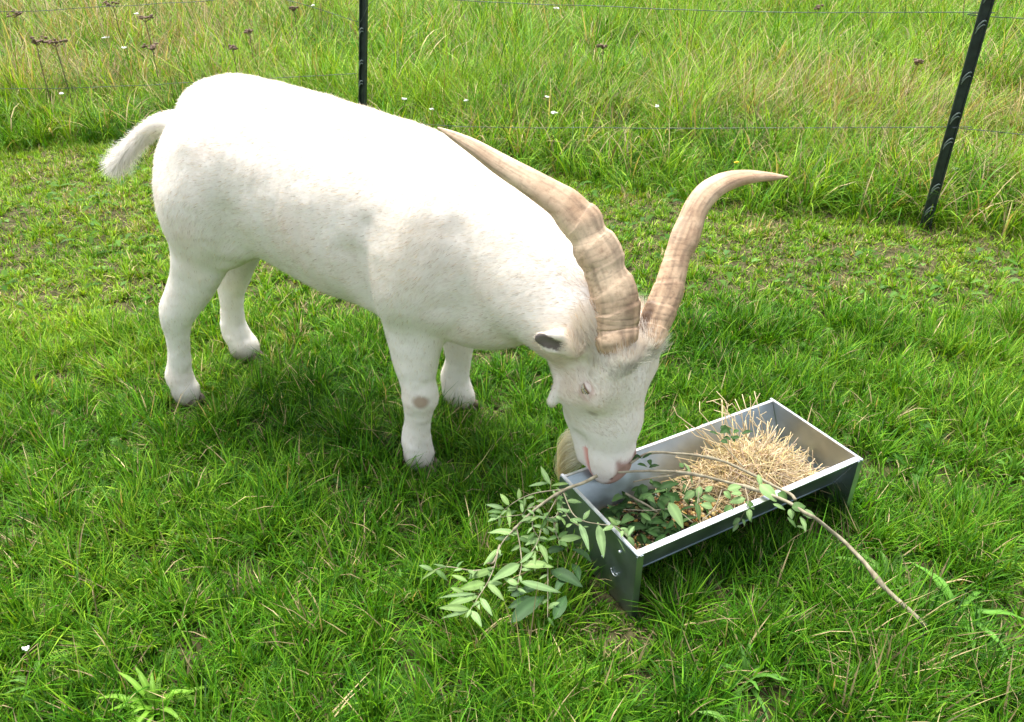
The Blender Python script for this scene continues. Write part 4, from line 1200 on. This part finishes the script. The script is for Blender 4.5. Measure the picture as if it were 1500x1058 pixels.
br2 = empty('leafy_branch', tuple(Z2(800, 600, .2)))
tag(br2, 'long bare stick lying across straw and trough rim, its thick end in the grass', 'branch')
A = Acc()
stems(A, [Z2(20, 495, .245), Z2(120, 490, .24), Z2(300, 490, .225), Z2(480, 515, .205), Z2(640, 555, .198), Z2(800, 600, .20), Z2(940, 655, .205), Z2(1050, 720, .203), Z2(1110, 755, .19), Z2(1230, 850, .135), at(1262, 820, .12), at(1292, 856, .10), at(1325, 888, .08), at(1356, 917, .055)], .0028, .0054, (.2, .35, .83))
A.build('stem', M['bark'], br2)
A = Acc()
stems(A, [Z2(90, 445, .24), Z2(200, 388, .24), Z2(400, 397, .225), Z2(560, 422, .215), Z2(700, 480, .208), Z2(820, 540, .205), Z2(960, 612, .205), Z2(992, 648, .207)], .0028, .004, (.15, .4))
stems(A, [Z2(105, 548, .205), Z2(200, 528, .205), Z2(300, 515, .212), Z2(440, 500, .212)], .0016, .0026, (.5,))
stems(A, [Z2(60, 610, .16), Z2(150, 660, .15), Z2(235, 715, .14)], .003, .0024)
stems(A, [Z2(710, 470, .208), Z2(650, 400, .225), Z2(600, 345, .24)], .0018, .001)
stems(A, [Z2(50, 700, .15), Z2(200, 705, .15), Z2(330, 700, .15), Z2(430, 770, .15)], .0012, .001)
stems(A, [Z2(400, 480, .21), Z2(380, 450, .225)], .002, .002)
stems(A, [Z2(590, 590, .19), Z2(550, 690, .185), Z2(480, 760, .18)], .0012, .001)
stems(A, [Z2(720, 580, .2), Z2(735, 660, .2), Z2(700, 740, .17), Z2(660, 800, .15)], .0012, .0008)
stems(A, [Z2(470, 560, .19), Z2(460, 640, .18), Z2(450, 740, .17)], .0012, .001)
A.build('twigs', M['bark'], br2)
A = Acc()
LV2 = [(800, 560, 892, 655, 66, .212), (790, 505, 805, 580, 26, .215), (895, 610, 950, 650, 52, .21), (975, 690, 1052, 680, 52, .206), (1025, 712, 1112, 742, 46, .20), (1020, 735, 1050, 822, 28, .19), (965, 695, 975, 752, 34, .195), (870, 668, 940, 700, 20, .205), (950, 740, 1000, 800, 18, .18), (1000, 790, 1060, 810, 14, .16),
       (720, 640, 630, 660, 40, .20), (640, 675, 605, 740, 44, .195), (720, 655, 770, 700, 34, .2), (735, 690, 745, 760, 30, .19), (700, 610, 640, 610, 30, .205), (700, 700, 650, 715, 28, .185), (690, 745, 650, 780, 24, .17), (700, 750, 715, 790, 22, .165), (725, 710, 755, 770, 28, .18), (680, 770, 650, 820, 24, .15),
       (450, 660, 465, 760, 30, .18), (470, 570, 460, 640, 34, .19), (440, 600, 380, 640, 40, .18), (480, 630, 560, 650, 40, .18), (540, 690, 470, 670, 40, .18), (600, 600, 640, 640, 34, .2), (300, 640, 240, 670, 40, .16), (300, 660, 380, 800, 56, .155), (380, 440, 430, 560, 20, .21), (375, 470, 360, 440, 26, .225), (390, 480, 415, 500, 22, .21),
       (620, 590, 700, 570, 40, .2), (500, 600, 540, 570, 30, .19), (60, 800, 85, 860, 40, .19), (80, 820, 110, 790, 34, .19), (75, 850, 110, 900, 30, .185)]
for x0, y0, x1, y1, wd, z0 in LV2:
    leaf(A, Z2(x0, y0, z0), Z2(x1, y1, z0 - (.015 if y1 > y0 else -.004)), wd / 3.75 / FPX * 1.75 * 1.35, unit(D3([rng.normal(0, .3), -.4, .9])), (LG if rng.random() < .65 else MG) * rng.uniform(.75, 1.1), .08, rng.uniform(-.2, .3))
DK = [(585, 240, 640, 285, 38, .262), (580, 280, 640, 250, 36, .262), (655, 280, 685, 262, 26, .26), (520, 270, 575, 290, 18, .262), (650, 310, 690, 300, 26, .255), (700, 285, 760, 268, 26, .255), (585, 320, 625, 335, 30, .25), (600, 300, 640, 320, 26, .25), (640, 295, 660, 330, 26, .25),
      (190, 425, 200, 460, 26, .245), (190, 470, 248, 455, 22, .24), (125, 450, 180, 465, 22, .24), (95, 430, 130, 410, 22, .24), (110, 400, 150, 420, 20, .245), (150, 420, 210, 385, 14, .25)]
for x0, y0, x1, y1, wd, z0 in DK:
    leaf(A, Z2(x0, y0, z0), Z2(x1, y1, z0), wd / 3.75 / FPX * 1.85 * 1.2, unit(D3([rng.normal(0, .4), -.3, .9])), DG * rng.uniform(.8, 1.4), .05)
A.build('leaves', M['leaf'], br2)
# loose heap of leaves lying in the near half of the trough
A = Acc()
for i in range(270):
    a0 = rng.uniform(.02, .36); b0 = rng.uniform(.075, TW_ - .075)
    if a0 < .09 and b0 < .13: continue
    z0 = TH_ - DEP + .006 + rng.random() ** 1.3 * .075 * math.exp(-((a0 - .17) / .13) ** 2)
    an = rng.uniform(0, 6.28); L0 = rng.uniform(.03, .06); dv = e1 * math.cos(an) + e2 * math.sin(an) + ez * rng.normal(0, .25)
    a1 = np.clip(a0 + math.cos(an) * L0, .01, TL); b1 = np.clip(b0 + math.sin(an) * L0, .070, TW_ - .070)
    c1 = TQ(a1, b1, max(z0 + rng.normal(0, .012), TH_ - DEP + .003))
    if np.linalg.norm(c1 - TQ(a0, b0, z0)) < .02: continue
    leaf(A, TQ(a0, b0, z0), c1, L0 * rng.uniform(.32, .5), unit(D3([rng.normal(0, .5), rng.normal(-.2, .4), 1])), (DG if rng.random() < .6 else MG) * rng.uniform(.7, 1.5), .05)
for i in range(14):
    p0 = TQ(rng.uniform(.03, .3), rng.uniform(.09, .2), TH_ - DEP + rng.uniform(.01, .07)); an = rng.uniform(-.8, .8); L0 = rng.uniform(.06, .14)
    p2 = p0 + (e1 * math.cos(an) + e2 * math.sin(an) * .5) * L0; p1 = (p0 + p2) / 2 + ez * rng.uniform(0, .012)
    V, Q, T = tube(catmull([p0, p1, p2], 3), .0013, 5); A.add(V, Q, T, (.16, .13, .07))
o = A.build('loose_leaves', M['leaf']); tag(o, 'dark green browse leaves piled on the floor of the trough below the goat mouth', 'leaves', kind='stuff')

# ------------------------------------------------------------------ broad-leaved weeds, flowers, dry stalks
def rosette(u, v, n, L, wd, colr, label, upright=.5, spread=None, cat='plant'):
    c0 = at(u, v, 0); c0[2] = gz(c0[:1], c0[1:2])[0]
    n = int(n * 1.5); L *= 1.15; wd *= .75
    e = empty('plantain_plant', tuple(c0)); tag(e, label, cat, 'broad-leaved weeds in the lawn')
    A = Acc()
    for i in range(n):
        an = (spread[0] + (spread[1] - spread[0]) * (i + .5) / n if spread else i / n * 6.28) + rng.normal(0, .4); L0 = L * rng.uniform(.5, 1.15); el = upright * rng.uniform(.3, 1.4)
        dv = D3([math.cos(an) * math.cos(el), math.sin(an) * math.cos(el), math.sin(el)])
        leaf(A, c0 + dv * .006, c0 + dv * L0, wd * rng.uniform(.8, 1.15), unit(D3([-dv[0] * .6, -dv[1] * .6, 1])), D3(colr) * rng.uniform(.75, 1.2), rng.uniform(.2, 1.0), rng.uniform(.05, .35))
    A.build('leaves', M['leaf'], e)
LB = (.16, .33, .03)
rosette(232, 1045, 16, .13, .017, LB, 'large light green plantain rosette at the bottom left edge of the photo', .75)
rosette(1400, 905, 12, .15, .022, (.10, .25, .03), 'spreading plantain rosette beside the thick end of the long stick', .45)
rosette(1300, 850, 8, .13, .02, (.13, .28, .045), 'plantain with long leaves left of the stick end', .5)
rosette(1090, 1000, 11, .10, .016, (.085, .22, .03), 'dense dark plantain tuft below the trough', .7)
rosette(1075, 1075, 6, .09, .03, (.16, .33, .06), 'broad round-leaved weed cut by the bottom edge below the trough', .8)
rosette(590, 870, 8, .08, .014, (.12, .28, .035), 'small light plantain in the grass left of the hanging leaves', .6)
rosette(270, 780, 9, .07, .013, (.11, .27, .03), 'small plantain in the grass under the near hind foot', .5)
rosette(1265, 450, 7, .06, .012, (.2, .36, .07), 'tiny pale weed on the trodden turf right of the far horn', .9)
rosette(60, 1010, 8, .08, .014, (.12, .27, .04), 'feathery leaved weed in the bottom left corner', .6)
rosette(700, 205, 7, .10, .05, (.07, .16, .07), 'bluish dock plant behind the near horn tip', .4)
rosette(150, 290, 8, .08, .022, (.07, .17, .05), 'dark dock plant below the goat tail', .4)
rosette(1480, 700, 8, .12, .018, (.13, .29, .04), 'tuft of broad blades at the right edge of the photo', .9)

m, t, b = plain('dead_stalk', (.12, .07, .045), .8); M['stalk'] = m
noisecol(t, b, (.07, .04, .025), (.22, .14, .09), 50)
m, t, b = plain('petal_white', (.8, .8, .76), .6); M['petal'] = m
m, t, b = plain('petal_yellow', (.85, .62, .02), .6); M['petaly'] = m
def flower(u, v, base_z, hgt, kind, label, r=.022):
    """u,v: where the head shows; the plant is rooted straight below it"""
    hgt = hgt + (.04 if v < 200 else .02); hd = at(u, v, base_z + hgt); c0 = D3([hd[0], hd[1], gz(hd[:1], hd[1:2])[0]])
    if kind == 'dead':
        e = empty('dead_flower_stalk', tuple(c0)); tag(e, label, 'dry flower', 'dead brown flower stalks in the meadow')
        A = Acc(); stems(A, [c0, c0 + (hd - c0) * .5 + D3([rng.normal(0, .01), 0, 0]), hd - ez * .02], .0042, .0028)
        hs_ = []
        for i in range(7):
            q = hd + D3([rng.normal(0, r), rng.normal(0, r), rng.normal(0, .006)]); hs_.append(q)
        A.build('stalk', M['stalk'], e)
        A = Acc(); V0, Q0 = sphere(0, 1, 8, 5)
        for q in hs_: V, Q, T = tube([hd - ez * .03, q], .0016, 4); A.add(V, Q, T)
        for q in hs_:
            for j in range(3): A.add(q + rng.normal(0, r * .25, 3) + V0 * D3([.012, .012, .007]) * rng.uniform(.6, 1.2), Q0)
        A.build('seed_head', M['stalk'], e)
    else:
        e = empty('white_flower' if kind == 'white' else 'yellow_flower', tuple(c0)); tag(e, label, 'flower', 'white meadow flowers' if kind == 'white' else None)
        A = Acc(); stems(A, [c0, c0 + (hd - c0) * .5, hd], .0014, .001); A.build('stalk', M['stalk'], e)
        A = Acc(); V0, Q0 = sphere(0, 1, 8, 5)
        for j in range(14): A.add(hd + D3([rng.normal(0, r * .45), rng.normal(0, r * .45), rng.normal(0, .002)]) + V0 * D3([.0065, .0065, .003]) * rng.uniform(.7, 1.3) * (.45 if v > 900 else 1), Q0)
        A.build('flower_head', M['petal'] if kind == 'white' else M['petaly'], e)
for u, v, hg, lb in ((20, 20, .5, 'brown seed head at the far left top corner of the meadow'), (52, 60, .5, 'reddish brown dock-like seed head near the left edge'), (80, 62, .5, 'tall dark stalk with brown head left of the pale tussock'), (165, 5, .5, 'brown seed cluster at the top edge above the goat rump'), (212, 27, .45, 'brown head on the right of the pair above the tussock'), (222, 68, .42, 'flat brown umbel left above the goat back'),
                     (340, 68, .42, 'flat brown umbel just above the goat back'), (365, 45, .42, 'small brown head between rump and left post'), (430, 12, .45, 'brown head near the top edge left of the post'), (884, 66, .42, 'flat brown umbel in mid meadow on twin stems'), (1200, 10, .45, 'brown head at the top edge in mid meadow right'), (1345, 90, .35, 'dark brown bud stalk left of the leaning right post')):
    flower(u, v, 0, hg, 'dead', lb, .026 if u < 300 else .018)
for u, v, hg, lb in ((815, 12, .45, 'largest white flower cluster at the top edge right of centre'), (182, 70, .35, 'white flower above the goat tail'), (90, 137, .25, 'white flower low at the left by the wire'), (155, 55, .4, 'pale whitish flower left of the white one above the tail'), (200, 20, .4, 'small white flower near the top edge above the rump'), (458, 8, .4, 'white flower just left of the left post at the top'),
                     (592, 145, .2, 'white flower right of the left post'), (683, 147, .2, 'white flower above the horn tip'), (632, 160, .18, 'dim white flower left of the horn tip'), (802, 142, .25, 'small white flower above the near horn'), (811, 165, .22, 'bright white flower above the near horn middle'), (1400, 247, .1, 'white petal flower low beside the right post foot'), (38, 950, .05, 'white yarrow flower in the bottom left corner'), (962, 156, .2, 'tiny white flower in the meadow above the far horn')):
    flower(u, v, 0, hg, 'white', lb, (.013 if v > 100 else .02) * (.5 if v > 900 else 1))
flower(1080, 238, 0, .13, 'yellow', 'single yellow dandelion-like flower behind the far horn tip', .012)
